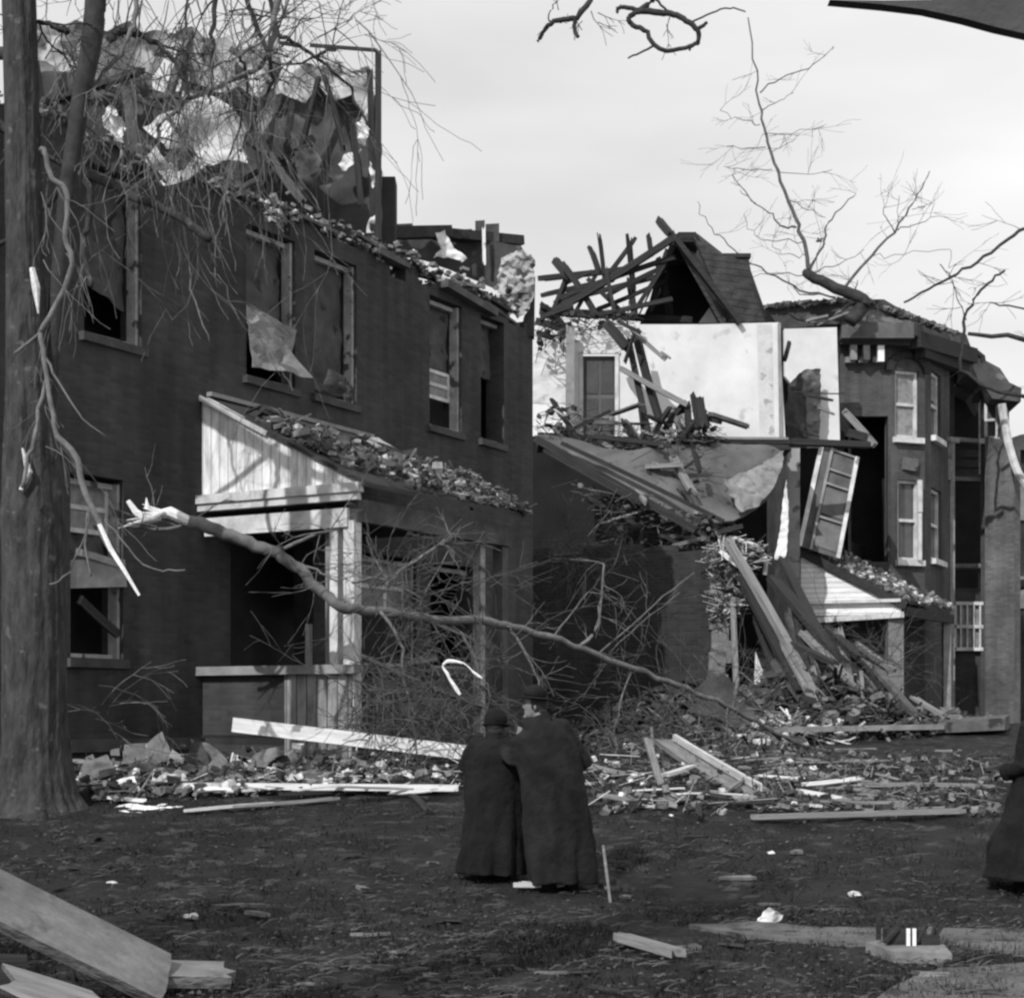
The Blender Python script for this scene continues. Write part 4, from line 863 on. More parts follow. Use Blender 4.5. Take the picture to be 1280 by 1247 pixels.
hb.tube(smoothpath(PL([(50, 416), (55, 450), (62, 492), (68, 530), (72, 545), (96, 572), (102, 604), (118, 640), (134, 680), (154, 712), (174, 744)], 17.4), 3, .02), [.026] * 12 + [.034] * 12 + [.022 - .0015 * i for i in range(7)], 7)
hb.tube(smoothpath(PL([(50, 416), (36, 428), (18, 442)], 17.4), 3), .016, 6)
hb.tube(smoothpath(PL([(54, 440), (66, 466), (88, 500), (104, 524), (132, 545)], 17.4), 3, .03), [.016 - .001 * i for i in range(13)], 5)
hb.tube(smoothpath(PL([(60, 470), (48, 510), (46, 540), (36, 570), (28, 610)], 17.45), 3, .03), .022, 6)
hb.tube(smoothpath(PL([(112, 630), (108, 660), (98, 690), (80, 722), (62, 730)], 17.4), 3, .03), .009, 5)
hb.tube(smoothpath(PL([(130, 650), (150, 672), (180, 706), (212, 713), (232, 712)], 17.5), 3, .03), .009, 5)
hb.tube(smoothpath(PL([(110, 640), (106, 680), (114, 720)], 17.4), 3, .03), .012, 5)
for _ in range(14):
    p = P(rt.uniform(50, 110), rt.uniform(200, 600), 17.5); twigs(hb, p, V((rt.gauss(.3, .6), rt.gauss(0, .4), -1)), rt.uniform(.4, 1.2), .008, 1, rt, .1, .6, 6, 4, rmin=.003)
hb.build('hanging_branch', barklight, LT, True)
mb = MB(); mb.tube(PL([(124, 655), (138, 686), (156, 714), (174, 744)], 17.3), [.024, .028, .022, .014], 6); mb.build('split_wood', rawwood, LT)
mb = MB(); mb.tube(PL([(40, 335), (45, 360), (48, 392)], 17.6), [.03, .045, .008], 6); mb.tube(PL([(28, 560), (36, 590), (26, 612)], 17.62), [.012, .04, .02], 6); mb.build('split_wood', rubA, LT)
mb = MB()   # long hanging twigs in front of the house wall
for _ in range(46):
    x = rt.choice([rt.uniform(60, 300), rt.uniform(90, 450)]); y = rt.uniform(-30, 120)
    p = P(x, y, rt.uniform(18.5, 21)); twigs(mb, p, V((rt.gauss(.1, .5), rt.gauss(0, .3), -1)), rt.uniform(1.0, 2.8), .009, 2, rt, .05, .4, 9, 4, kids=(2, 4), rmin=.0035)
mb.build('hanging_twigs', barklight, LT, True)['kind'] = 'stuff'
mb = MB()   # dark upper twigs against the sky
for _ in range(34):
    x = rt.uniform(40, 400); y = rt.uniform(-60, 90); p = P(x, y, rt.uniform(18.5, 21)); twigs(mb, p, V((rt.gauss(.2, 1), rt.gauss(0, .3), rt.gauss(.1, .7))), rt.uniform(.6, 1.3), .012, 2, rt, .0, .8, 7, 4, rmin=.0035)
for _ in range(16):
    x = rt.uniform(330, 425); y = rt.uniform(20, 110); p = P(x, y, 20.5); twigs(mb, p, V((rt.gauss(.2, .8), rt.gauss(0, .3), rt.gauss(-.2, .7))), rt.uniform(.5, 1.1), .009, 2, rt, .03, .7, 7, 4, rmin=.003)
mb.build('crown', branchmid, LT, True)['kind'] = 'stuff'
# overhanging bough reaching over the lawn
Yo = 17.0
mb = MB(); mb.tube(smoothpath(PL([(22, -150, 1), (250, -260, .5), (520, -200), (700, -110), (760, -40)], Yo), 5, .15), [.13 - .0045 * i for i in range(21)], 8)
ov = [([(760, -40), (738, 0), (720, 22), (700, 25), (685, 32), (672, 52)], .032), ([(718, 22), (718, 36), (723, 47)], .026), ([(760, -40), (815, -5), (798, 14), (788, 20), (786, 26), (793, 33), (806, 38), (817, 55), (834, 64), (862, 58), (872, 53)], .03),
      ([(798, 13), (825, 16), (842, 18), (858, 26), (872, 38), (873, 50), (871, 56)], .034), ([(873, 36), (884, 28)], .022), ([(866, 27), (890, 16), (912, 10), (932, 15)], .01), ([(798, 13), (780, 9), (773, 10), (771, 17)], .024), ([(816, 58), (800, 66), (785, 73)], .012), ([(864, 56), (862, 63)], .02), ([(815, -5), (830, 10), (842, 17)], .014), ([(700, 25), (686, 26), (690, 10), (698, 0)], .009)]
for pts, r in ov: path = smoothpath(PL(pts, Yo), 4, .02); mb.tube(path, [r * (1 - .35 * i / len(path)) for i in range(len(path))], 6)
for _ in range(10): twigs(mb, P(rt.uniform(690, 880), rt.uniform(10, 40), Yo), V((rt.gauss(0, 1), 0, rt.gauss(0, 1))), rt.uniform(.15, .4), .006, 1, rt, 0, .8, 4, 4)
mb.build('bough', barkdark, LT, True)

# ------------------------------------------------------------------ long fallen limb across the porch
fp = [(236, 652, 20.6), (270, 662, 20.6), (310, 678, 20.7), (345, 692, 20.8), (375, 712, 20.9), (405, 742, 21.0), (432, 760, 21.1), (480, 764, 21.6), (520, 772, 22), (600, 776, 23), (640, 784, 23.6), (700, 800, 24.3), (760, 824, 25), (820, 846, 25.6), (870, 866, 26.2), (920, 888, 26.8), (970, 916, 27.5), (1010, 934, 28.2)]
FL = empty('fallen_limb', P(600, 930, 24), 'long fallen tree limb slanting across the porch, its torn white end at left', 'fallen branch')
path = smoothpath([P(*q) for q in fp], 4, .05, 3); mb = MB(); nn = len(path); mb.tube(path, [.085 - .052 * i / nn for i in range(nn)], 9); mb.build('limb', barklight, FL, True)
mb = MB(); mb.tube([P(188, 646, 20.6), P(196, 643, 20.6), P(212, 640, 20.6), P(240, 653, 20.6)], [.012, .05, .075, .06], 8)
mb.tube([P(160, 626, 20.6), P(170, 640, 20.6), P(186, 650, 20.6), P(200, 646, 20.6)], [.03, .045, .05, .05], 6); mb.tube([P(183, 622, 20.6), P(184, 636, 20.6)], [.006, .04], 5)
for k in range(7): mb.tube([P(205 - k * 2, 640 + k, 20.5), P(178 - k * 5 + 6 * (k % 2), 630 + k * 5, 20.5)], [.025, .004], 4)
mb.build('torn_end', rawwood, FL)
side = [([(160, 655), (200, 662), (240, 652)], .03, 20.6), ([(345, 690), (370, 678), (400, 666), (412, 664)], .028, 20.8), ([(365, 704), (395, 712), (420, 726)], .02, 20.9), ([(482, 762), (486, 728), (520, 700), (565, 672)], .032, 21.6), ([(484, 725), (470, 700)], .014, 21.6), ([(515, 772), (560, 690), (575, 660)], .012, 22),
        ([(475, 764), (500, 800), (505, 850), (520, 900)], .025, 21.4), ([(560, 776), (590, 812), (600, 850)], .02, 22.6), ([(440, 728), (470, 722), (482, 726)], .018, 21.4),
        ([(635, 783), (655, 812), (672, 850), (682, 880)], .026, 23.5), ([(724, 808), (745, 788), (750, 760), (755, 705)], .03, 24.6), ([(690, 798), (715, 765), (735, 740)], .014, 24.4), ([(745, 818), (780, 790), (830, 745), (868, 715)], .014, 25),
        ([(755, 822), (800, 780), (850, 740)], .01, 25), ([(910, 884), (905, 930), (900, 960)], .014, 26.6), ([(875, 868), (874, 900), (868, 940)], .014, 26.3), ([(640, 784), (600, 770), (560, 772)], .016, 23.4), ([(790, 835), (775, 880), (766, 925)], .016, 25.3), ([(1010, 934), (1040, 938), (1080, 945)], .018, 28)]
for k, (pts, r, Y) in enumerate(side):
    path = smoothpath(PL(pts, Y), 4, .04, k + 9); mb = MB(); mb.tube(path, [max(.006, r * (1 - .5 * i / len(path))) for i in range(len(path))], 6)
    for _ in range(5): i = rt.randint(1, len(path) - 1); twigs(mb, path[i], V((rt.gauss(0, 1), rt.gauss(0, .5), rt.gauss(0, .8))), rt.uniform(.3, .9), r * .4, 1, rt, .03, .7, 6, 4, rmin=.003)
    mb.build('side_branch', barklight, FL, True)
def brush(poly_px, Y, n, L0, L1, mat, label, seed, r=.009, dY=1.2, grav=.04):
    rnd = random.Random(seed); mb = MB()
    for _ in range(n):
        x, y = rnd.uniform(poly_px[0], poly_px[2]), rnd.uniform(poly_px[1], poly_px[3]); p = P(x, y, Y + rnd.uniform(-dY, dY))
        twigs(mb, p, V((rnd.gauss(0, 1), rnd.gauss(0, .5), rnd.gauss(.1, .9))), rnd.uniform(L0, L1), r, 2, rnd, grav, .7, 6, 4, kids=(1, 3), rmin=.003)
    return tag(mb.build('brush_pile', mat, None, True), label, 'brush', kind='stuff')
brush((450, 700, 640, 900), 21.0, 75, .5, 1.4, barkfaint, 'tangle of bare twigs heaped before the left porch', 1)
brush((440, 840, 600, 950), 20.3, 120, .4, 1.0, barkfaint, 'low heap of thin bare twigs at the porch foot behind the people', 2)
brush((760, 830, 930, 930), 28, 50, .5, 1.4, barkfaint, 'tangle of bare twigs before the ruined brick wall', 3)
brush((1000, 800, 1130, 900), 35, 110, .6, 1.6, barkfaint, 'brush heaped against the right-hand porch and beams', 4)
brush((685, 670, 790, 710), 35.5, 70, .5, 1.1, barkfaint, 'shock of pale twigs on top of the ruined brick wall', 5, .01, .5)
brush((700, 860, 1000, 960), 24.5, 70, .4, 1.3, barkfaint, 'flattened twigs lying across the lawn beneath the fallen limb', 6, .008, 2)
brush((110, 840, 150, 950), 18.8, 8, .5, 1.2, barklight, 'few thin shoots standing beside the big trunk', 7, .008, .3)

# ------------------------------------------------------------------ trees against the sky at right
ST = empty('broken_treetop', P(1080, 395, 44), 'bare broken treetop standing against the sky on the row house roof', 'tree')
mb = MB(); mb.tube(smoothpath(PL([(1062, 402), (1078, 384), (1078, 374), (1045, 360), (1012, 344), (1008, 340)], 44), 4, .05), [.2 - .004 * i for i in range(21)], 8); mb.build('trunk', barkdark, ST, True)
bs = [([(1012, 340), (1004, 300), (990, 262), (972, 215), (958, 170), (949, 130), (945, 90), (935, 22)], .1), ([(1012, 338), (1022, 318), (1031, 300), (1033, 282), (1050, 262), (1070, 242)], .07), ([(1022, 302), (1028, 298)], .1),
      ([(1055, 360), (1078, 332), (1118, 288), (1136, 262), (1152, 236), (1162, 214)], .075), ([(1118, 290), (1105, 265), (1107, 258)], .03), ([(1122, 288), (1150, 278), (1172, 270)], .03), ([(1070, 372), (1072, 350)], .05),
      ([(1044, 372), (1000, 362), (960, 340), (930, 322), (905, 300), (885, 280), (872, 252)], .05), ([(1030, 368), (1000, 366), (985, 350)], .04), ([(995, 284), (975, 282), (965, 268), (945, 255), (925, 238)], .05), ([(945, 255), (920, 225), (918, 210)], .03),
      ([(950, 116), (975, 98), (1010, 85), (1035, 66), (1042, 58)], .035), ([(952, 138), (975, 126), (992, 116)], .025), ([(950, 156), (920, 148), (900, 138)], .022), ([(955, 168), (990, 166), (1030, 158)], .02), ([(957, 184), (930, 185), (908, 184)], .024), ([(965, 212), (930, 212), (905, 208)], .022), ([(970, 214), (1010, 218), (1040, 212)], .02),
      ([(1016, 340), (1050, 330), (1080, 312)], .03), ([(1010, 320), (985, 318), (965, 308)], .025), ([(985, 250), (1010, 262), (1032, 272)], .025), ([(1090, 320), (1130, 318), (1185, 312), (1186, 335)], .018), ([(1005, 302), (960, 300), (940, 290), (930, 268)], .025), ([(965, 190), (990, 176), (1000, 168)], .018), ([(1140, 262), (1165, 254)], .018), ([(1122, 278), (1124, 245)], .018), ([(1008, 344), (960, 342), (935, 348)], .025)]
for k, (pts, r) in enumerate(bs):
    path = smoothpath(PL(pts, 44), 4, .12, k + 40); mb = MB(); mb.tube(path, [max(.008, r * .6 * (1 - .75 * i / len(path))) for i in range(len(path))], 5)
    for _ in range(3): i = rt.randint(1, len(path) - 1); twigs(mb, path[i], V((rt.gauss(0, 1), rt.gauss(0, .3), rt.gauss(.3, .7))), rt.uniform(.4, 1.3), .008, 1, rt, -.02, .6, 5, 3, rmin=.004)
    mb.build('branch', branchmid, ST, True)
RT = empty('bare_tree', V((P(1370, 0, 46).x, 46, 1.1)), 'bare tree beyond the right edge reaching its branches in over the roofs', 'tree')
mb = MB(); mb.tube(smoothpath([V((P(1370, 0, 46).x, 46, 1)), P(1372, 700, 46), P(1365, 420, 46), P(1350, 150, 46), P(1340, -100, 46)], 4, .2), [.42 - .015 * i for i in range(17)], 10); mb.build('trunk', barkdark, RT, True)
for k, (pts, r) in enumerate([([(1366, 430), (1280, 423), (1210, 417)], .09), ([(1366, 480), (1300, 500), (1208, 470), (1204, 430), (1207, 395), (1222, 368), (1240, 350), (1256, 338)], .06), ([(1360, 330), (1290, 290), (1268, 293), (1230, 322), (1196, 342), (1160, 362), (1130, 378)], .055), ([(1362, 400), (1260, 382), (1238, 378)], .03), ([(1196, 342), (1188, 345), (1175, 330)], .02), ([(1208, 400), (1196, 370), (1190, 350)], .015)]):
    path = smoothpath(PL(pts, 46), 4, .1, k + 80); mb = MB(); mb.tube(path, [max(.014, r * (1 - .5 * i / len(path))) for i in range(len(path))], 6)
    for _ in range(3): i = rt.randint(1, len(path) - 1); twigs(mb, path[i], V((rt.gauss(0, 1), 0, rt.gauss(.2, .6))), rt.uniform(.4, 1.2), .012, 1, rt, 0, .6, 5, 3, rmin=.006)
    mb.build('branch', barkdark, RT, True)
# ------------------------------------------------------------------ leaning timbers and wreckage before the ruined house
def lean(n_, a, b, c, d, Ya, Yb, w_, t, m, lab, grp=None, **k): return board(n_, P(a, b, Ya), P(c, d, Yb), w_, t, m, lab, 'beam', grp, **k)
lean('leaning_timber', 906, 676, 1016, 872, 36.2, 33.6, .17, .14, woodmid, 'long pale-edged beam leaning from the pier top down to the wreckage')
lean('leaning_timber', 928, 720, 1004, 868, 36.0, 33.8, .34, .1, wooddark, 'broad dark plank leaning beside the pier just left of the door case')
lean('leaning_timber', 962, 722, 1092, 880, 36.6, 34.2, .34, .12, wooddark, 'widest weathered timber sliding down to the right porch post')
lean('leaning_timber', 975, 700, 1050, 850, 37.2, 34.6, .2, .14, wooddark, 'dark joist leaning under the tilted door case')
lean('leaning_timber', 898, 690, 930, 715, 36.2, 36.0, .16, .1, woodpaint, 'short pale broken joist end resting on the pier top')
lean('leaning_timber', 1000, 790, 1075, 865, 35.6, 34.0, .22, .1, woodmid, 'short grey timber lowest in the pile before the right porch')
lean('leaning_timber', 990, 745, 1010, 850, 36.4, 34.9, .14, .1, wooddark, 'thin upright dark joist behind the leaning timbers')
lean('leaning_timber', 915, 745, 920, 860, 36.3, 35.6, .12, .1, woodmid, 'thin upright stud just right of the pier')
lean('leaning_timber', 948, 740, 985, 862, 36.1, 34.8, .1, .1, wooddark, 'narrow dark rafter crossing behind the broad dark plank')
def heap(name, lab, cx, cy, Y, rx, rz, n, seed, choice, smin=.04, smax=.17, sliver=.5, base=None):
    """a mound of broken stuff piled on the ground: centre column cx at depth Y, half-width rx metres, height rz"""
    rnd = random.Random(seed); mb = MB(); X0 = P(cx, cy, Y).x
    for _ in range(n):
        a, r = rnd.uniform(0, 6.28), math.sqrt(rnd.random()); x, y = X0 + math.cos(a) * r * rx, Y + math.sin(a) * r * rx * .6
        h = rz * (1 - r ** 1.5) * rnd.uniform(.2, 1); p = V((x, y, G(x, y) + h)); s = rnd.uniform(smin, smax); mi = rnd.choice(choice)
        if rnd.random() < sliver:
            d = V((rnd.gauss(0, 1), rnd.gauss(0, .7), rnd.gauss(0, .45))).normalized() * s * rnd.uniform(3, 8); mb.beam(p - d / 2, p + d / 2, s * .45, s * .16, mi=mi)
        else: mb.chunk(p, s, s * .8, s * rnd.uniform(.2, .6), mi, rnd)
    return tag(mb.build(name, RM, None), lab, 'debris', kind='stuff')
heap('rubble_heap', 'mound of splintered laths and brick before the pier of the ruined house', 1000, 905, 34.2, 3.1, 1.25, 1500, 1, (0, 0, 0, 0, 1, 1, 3, 3, 4))
heap('rubble_heap', 'dark mound of wreckage under the ruined brick wall', 860, 905, 34.8, 2.6, .95, 900, 2, (0, 0, 0, 3, 3, 1))
heap('rubble_heap', 'pale plaster lumps spilled at the foot of the leaning beams', 985, 905, 32.6, 1.2, .55, 260, 3, (0, 1, 2, 2, 4))
heap('rubble_heap', 'low litter of wreckage before the right-hand porch floor', 1110, 905, 35.2, 2.2, .5, 700, 4, (0, 0, 1, 3, 4))
heap('rubble_heap', 'scatter of broken laths on the lawn beyond the two people', 780, 930, 26, 3.2, .3, 800, 5, (0, 0, 0, 1, 3, 3, 4), .03, .1, .7)
sheet('tar_paper', [P(858, 890, 33.6), P(872, 862, 33.8), P(888, 838, 34.0), P(925, 848, 34), P(960, 860, 34), P(975, 900, 33), P(920, 905, 32.6), P(880, 898, 33)], .03, felt, None, .3, 5, 1, 120); tag(bpy.data.objects['tar_paper'], 'dark crumpled tar paper mound below the pier', 'roofing')
def lay(name, a, b, c, d, w_, t, mat, lab, lift=(.04, .04), cat='board', grp=None, **k):
    p, q_ = on(a, b, lift[0]), on(c, d, lift[1]); return board(name, p, q_, w_, t, mat, lab, cat, grp, **k)
# ---- terrace edge at right
mb = MB(); p, q_ = P(965, 912, 31.5), P(1175, 908, 33); mb.beam(p, q_, .25, .1); tag(mb.build('terrace_kerb', trimdim), 'long pale kerb stone edging the terrace before the right porch', 'kerb')
mb = MB(); p, q_ = P(1172, 907, 33), P(1256, 893, 34); 
mb.hexa([P(1172, 916, 33), P(1256, 912, 33), P(1262, 912, 35), P(1182, 912, 35), P(1172, 903, 33), P(1256, 897, 33), P(1262, 893, 35), P(1182, 897, 35)]); tag(mb.build('stone_step', concrete), 'wide pale stone step at the right end of the terrace', 'step')
mb = MB(); rr = random.Random(2); c = P(1186, 890, 34.5); 
for k in range(4): mb.chunk(V((c.x, c.y, 1.2 + k * .13)), .3 - .02 * k, .25, .075, k % 2, rr, Matrix.Identity(3))
tag(mb.build('block_stack', [stone, rubB]), 'small pale block stack beside the far post of the right porch', 'stone')
board('plank', P(1140, 872, 34), P(1182, 897, 33.2), .16, .06, woodmid, 'short grey plank propped on the terrace kerb below the far porch post', 'board')
# ---- front strip of debris below the left porch
board('long_board', P(289, 914, 20.2), P(590, 950, 19.9), .05, .17, woodpaint, 'long white board propped above the rubble at the foot of the left porch', 'board', jag=.03, bow=0)
board('long_board', on(182, 992, .06), on(575, 996, .06), .12, .07, woodpaint, 'longest white board lying flat along the front of the rubble strip', 'board', jag=.2, bow=0)
lay('thin_board', 228, 1020, 346, 1010, .07, .03, woodlight, 'thin pale batten on the turf, nearest of those before the rubble strip')
lay('thin_board', 290, 1015, 424, 1004, .09, .03, woodmid, 'thin weathered batten just behind the nearest pale one')
lay('thin_board', 84, 968, 152, 972, .2, .04, woodmid, 'short grey boards end beside the big trunk', (.15, .15))
lay('thin_board', 350, 1000, 470, 990, .1, .04, wooddark, 'dark batten beneath the longest white board')
lay('thin_board', 130, 1002, 185, 1008, .14, .03, woodpaint, 'stubby white board by the roots of the big trunk')
def scrap(name, pts, mat, lab, cat='sheet', Y=None, **k):
    ps = []
    for a, b, *c in pts:
        g = on(a, max(b, 958)); ps.append(P(a, b, (Y or g.y) + (c[0] if c else 0)))
    return tag(sheet(name, ps, k.pop('th', .03), mat, None, k.pop('cr', .06), k.pop('cuts', 4), k.pop('fr', 3), k.pop('seed', 0)), lab, cat)
scrap('plaster_piece', [(152, 962), (156, 930), (184, 928), (196, 945), (194, 968), (170, 978)], stone, 'squarish grey plaster slab leaning in the rubble nearest the big trunk', Y=20.3, th=.06, cr=.03, seed=1)
scrap('plaster_piece', [(182, 930), (202, 914), (216, 948), (190, 956)], rubA, 'small pale plaster slab with one corner pointing up, beside the squarish grey one', Y=20.1, th=.05, cr=.03, seed=2)
for k, (pts_, Y_, m_, lab_) in enumerate([
    ([(96, 978), (104, 952), (132, 944), (146, 966), (132, 982)], 19.1, rubA, 'pale slab tipped against the roots of the big trunk'),
    ([(128, 1000), (136, 976), (168, 970), (176, 990), (158, 1002)], 18.6, paper, 'white slab lying lowest in the heap nearest the big trunk'),
    ([(186, 990), (192, 962), (222, 968), (226, 990)], 19.0, rubA, 'pale slab filling the gap before the tar paper tent'),
    ([(362, 990), (372, 966), (398, 960), (410, 984)], 19.1, rubB, 'grey slab left of the big crumpled paper'),
    ([(470, 990), (476, 972), (508, 962), (524, 978), (510, 992)], 19.0, rubA, 'pale slab right of the big crumpled paper'),
    ([(206, 962), (214, 936), (230, 948), (226, 968)], 20.0, paper, 'narrow white slab standing up behind the tar paper tent')]):
    scrap('plaster_piece', pts_, m_, lab_, Y=Y_, th=.05, cr=.05, fr=4, seed=50 + k)
scrap('tar_paper_scrap', [(222, 984), (232, 946), (243, 924), (258, 940), (268, 970), (262, 988)], felt, 'dark folded tar paper standing like a tent in the rubble', Y=19.9, cr=.08, seed=3)
scrap('linoleum_scrap', [(238, 924), (264, 930), (284, 950), (296, 982), (262, 986), (252, 950)], rubB, 'grey flap of flooring folded over the tar paper tent', Y=20.0, cr=.06, seed=4)
scrap('linoleum_scrap', [(300, 972), (318, 942), (345, 932), (356, 942), (336, 952), (330, 980), (312, 984)], rubB, 'curled grey sheet rising before the white parapet panel', Y=20.1, cr=.08, seed=5)
scrap('roofing_scrap', [(328, 985), (334, 955), (352, 944), (380, 950), (372, 978)], felt, 'dark hollow sheet below the curled grey one', Y=20.2, cr=.1, seed=6)
scrap('crumpled_paper', [(408, 992), (418, 968), (440, 960), (462, 970), (466, 992), (440, 996)], paper, 'big crumpled white paper under the propped white board', Y=19.6, cr=.16, cuts=6, fr=6, seed=7)
scrap('crumpled_paper', [(455, 958), (482, 948), (494, 962), (480, 972), (460, 970)], rubA, 'smaller crumpled paper at the right below the propped board', Y=19.8, cr=.12, cuts=5, fr=6, seed=8)
scrap('crumpled_paper', [(146, 990), (150, 975), (165, 968), (180, 980), (172, 996), (156, 998)], paper, 'crumpled white paper among the plaster left of the tar paper tent', Y=19.0, cr=.1, cuts=5, fr=6, seed=9)
scrap('torn_paper', [(88, 982), (120, 978), (142, 986), (132, 996), (100, 994)], rubA, 'flat torn white paper touching the trunk roots', cr=.04, cuts=4, fr=5, seed=10)
scrap('torn_paper', [(142, 1008), (180, 1000), (205, 1004), (230, 1008), (190, 1016), (150, 1014)], paper, 'flat torn white paper on the turf before the plaster slabs', cr=.04, cuts=4, fr=5, seed=11)
mess('debris_strip', [(88, 968), (300, 958), (560, 956), (575, 992), (400, 996), (200, 998), (140, 1008), (95, 985)], 20, 2200, RM, None, smin=.015, smax=.085, sliver=.45, choice=(0, 0, 0, 1, 1, 2, 0, 3, 4, 1), lay=.09, seed=20)
tag(bpy.data.objects['debris_strip'], 'strip of broken plaster, lath and paper along the foot of the left porch', 'debris')
mess('debris_scatter', [(735, 942), (1000, 948), (1010, 1018), (745, 1018)], 20, 800, RM, None, smin=.015, smax=.07, sliver=.65, choice=(0, 0, 0, 0, 1, 1, 3, 3, 4, 2), lay=.05, seed=21)
tag(bpy.data.objects['debris_scatter'], 'litter of lath and plaster on the lawn right of the two people', 'debris')
mess('debris_litter', [(960, 948), (1250, 945), (1250, 1022), (950, 1020)], 20, 1300, RM, None, smin=.015, smax=.065, sliver=.6, choice=(0, 0, 0, 0, 1, 1, 3, 4), lay=.04, seed=22)
tag(bpy.data.objects['debris_litter'], 'thin litter of splinters on the lawn below the terrace', 'debris')
# ---- planks right of the people
board('wide_plank', on(948, 1002, .03), P(836, 928, 22.4), .42, .06, woodmid, 'widest plank, lying slanted with its raised end away, right of the two people', 'board', jag=.15)
board('plank_edge', on(952, 1000, .09), P(842, 924, 22.2), .05, .08, woodlight, 'pale batten lying along the upper edge of the widest plank', 'board')
board('upright_stake', on(828, 990, 0), P(808, 925, 20.6), .08, .05, woodmid, 'grey stake standing nearly upright left of the widest plank', 'board')
lay('long_plank', 938, 1031, 1208, 1022, .13, .05, woodmid, 'long weathered plank alone on the turf at right below the debris', (.05, .05), bow=0)
lay('short_plank', 828, 985, 868, 975, .1, .04, woodlight, 'short pale plank propped under the middle of the widest plank', (.12, .15))
lay('short_plank', 742, 1000, 800, 1010, .12, .04, woodmid, 'short grey plank nearest the tall person, flat on the turf', (.05, .05))
lay('short_plank', 820, 1005, 875, 1004, .12, .03, woodmid, 'short flat grey plank before the widest plank')
lay('short_plank', 735, 968, 780, 975, .1, .04, woodmid, 'short grey plank farther off beside the tall person', (.1, .06))
lay('short_plank', 980, 965, 1075, 985, .5, .03, rubB if False else woodmid, 'broad grey board flat on the lawn right of the widest plank')
lay('short_plank', 1075, 988, 1245, 990, .16, .04, woodmid, 'long dull board flat below the terrace at right')
lay('short_plank', 1030, 992, 1100, 996, .1, .04, woodmid, 'small dull board near the pale ring')
lay('short_plank', 1000, 1012, 1030, 1014, .16, .03, woodlight, 'small pale board just above the long lawn plank')
lay('short_plank', 640, 1113, 712, 1113, .12, .04, woodlight, 'small pale plank lying at the feet of the tall person', (.03, .03))
lay('nearest_board', 770, 1184, 852, 1208, .1, .05, woodmid, 'weathered batten lying nearest to the middle of the path', (.05, .05))
scrap('flat_stone', [(815, 1192), (828, 1178), (872, 1178), (880, 1186), (862, 1206)], concrete, 'small flat grey slab beside the weathered batten', 'slab', th=.05, cr=.02, seed=30)
c = on(1140, 998, .1); mb = MB(); mb.tube([c + V((math.cos(a) * .075, 0, math.sin(a) * .06)) for a in [k * math.pi / 7 for k in range(15)]], .022, 6); tag(mb.build('metal_ring', rubB), 'small pale ring lying in the litter at right', 'ring')
def lump(name, px, py, s, mat, lab, cat, seed, flat=.5, grp=None):
    p = on(px, py); rnd = random.Random(seed); bm = bmesh.new(); bmesh.ops.create_icosphere(bm, subdivisions=3, radius=1)
    for v in bm.verts:
        v.co *= 1 + .5 * noise.noise(v.co * 1.3 + V((seed, 0, 0))) + .25 * noise.noise(v.co * 3 + V((seed, 5, 0))); v.co = V((v.co.x * s, v.co.y * s * .8, v.co.z * s * flat)) + p + V((0, 0, s * flat * .6))
    me = bpy.data.meshes.new('l'); bm.to_mesh(me); bm.free(); return tag(link(name, me, mat), lab, cat, grp)
scrap('loose_paper', [(942, 1156), (946, 1148), (962, 1134), (980, 1144), (974, 1152), (956, 1156)], paper, 'white crumpled paper alone on the turf behind the path', 'paper', Y=on(960, 1156).y, th=.01, cr=.05, cuts=4, fr=8, seed=31)
for k, (x, y, s, lab) in enumerate([(964, 1068, .035, 'small white paper ball on the open lawn between the people and the right edge'), (762, 1012, .05, 'white plaster lump closest to the tall person'), (829, 1011, .05, 'white plaster lump before the widest plank'), (839, 1020, .025, 'tiny white crumb just before the plaster lump'), (1016, 962, .06, 'upright white scrap on the lawn below the right porch'), (722, 912, .07, 'white scrap on the lawn behind the tall person'), (765, 978, .04, 'pale lump among splinters, second from the tall person'), (140, 1106, .04, 'pale scrap in the dark turf above the big foreground timber'), (240, 1148, .05, 'pale scrap on the turf right of the foreground timber top'), (1180, 985, .05, 'pale lump at the right edge of the litter'), (1068, 1120, .05, 'pale scrap on the turf behind the path')]):
    lump('plaster_lump', x, max(y, 946), s, rubA if k in (6, 7, 8, 10) else paper, lab, 'rubble', k + 3)
# ---- wrecked box on a slab on the path
c = on(1135, 1196)
mb = MB(); mb.prism([on(1082, 1192, .0), on(1118, 1203, .0), on(1190, 1206, .0), on(1180, 1194, 0), on(1130, 1184, 0)], (0, 0, .07)); tag(mb.build('paving_stone', stone), 'broken paving slab lying on the path under the wrecked crate', 'slab')
WC = empty('wrecked_crate', c + V((0, 0, .075)), 'small dark wrecked crate with two upright white slats on the broken slab', 'crate')
z0 = c + V((0, 0, .075)); mb = MB(); rr = random.Random(3)
for k in range(9): a = rr.uniform(-.18, .16); mb.beam(z0 + V((a, rr.uniform(-.04, .1), .02)), z0 + V((a + rr.uniform(-.14, .14), rr.uniform(-.04, .1), rr.uniform(.08, .2))), .03, .02)
mb.box(z0.x - .13, z0.x + .12, z0.y + .0, z0.y + .14, z0.z, z0.z + .09); mb.build('broken_frame', wooddark, WC)
for dx in (-.012, .026): mb = MB(); mb.box(z0.x + dx - .01, z0.x + dx + .012, z0.y - .06, z0.y - .045, z0.z, z0.z + .11); mb.build('slat', paper, WC)
mb = MB(); mb.box(z0.x + .08, z0.x + .2, z0.y - .02, z0.y + .05, z0.z, z0.z + .06); mb.build('side_board', wooddark, WC)
slabm = rough('grey_timber', .11, .2, 4, stretch=(.7, 2, 2), bump=.9, bscale=12, spots=(.09, 5, .62), dist=.03)
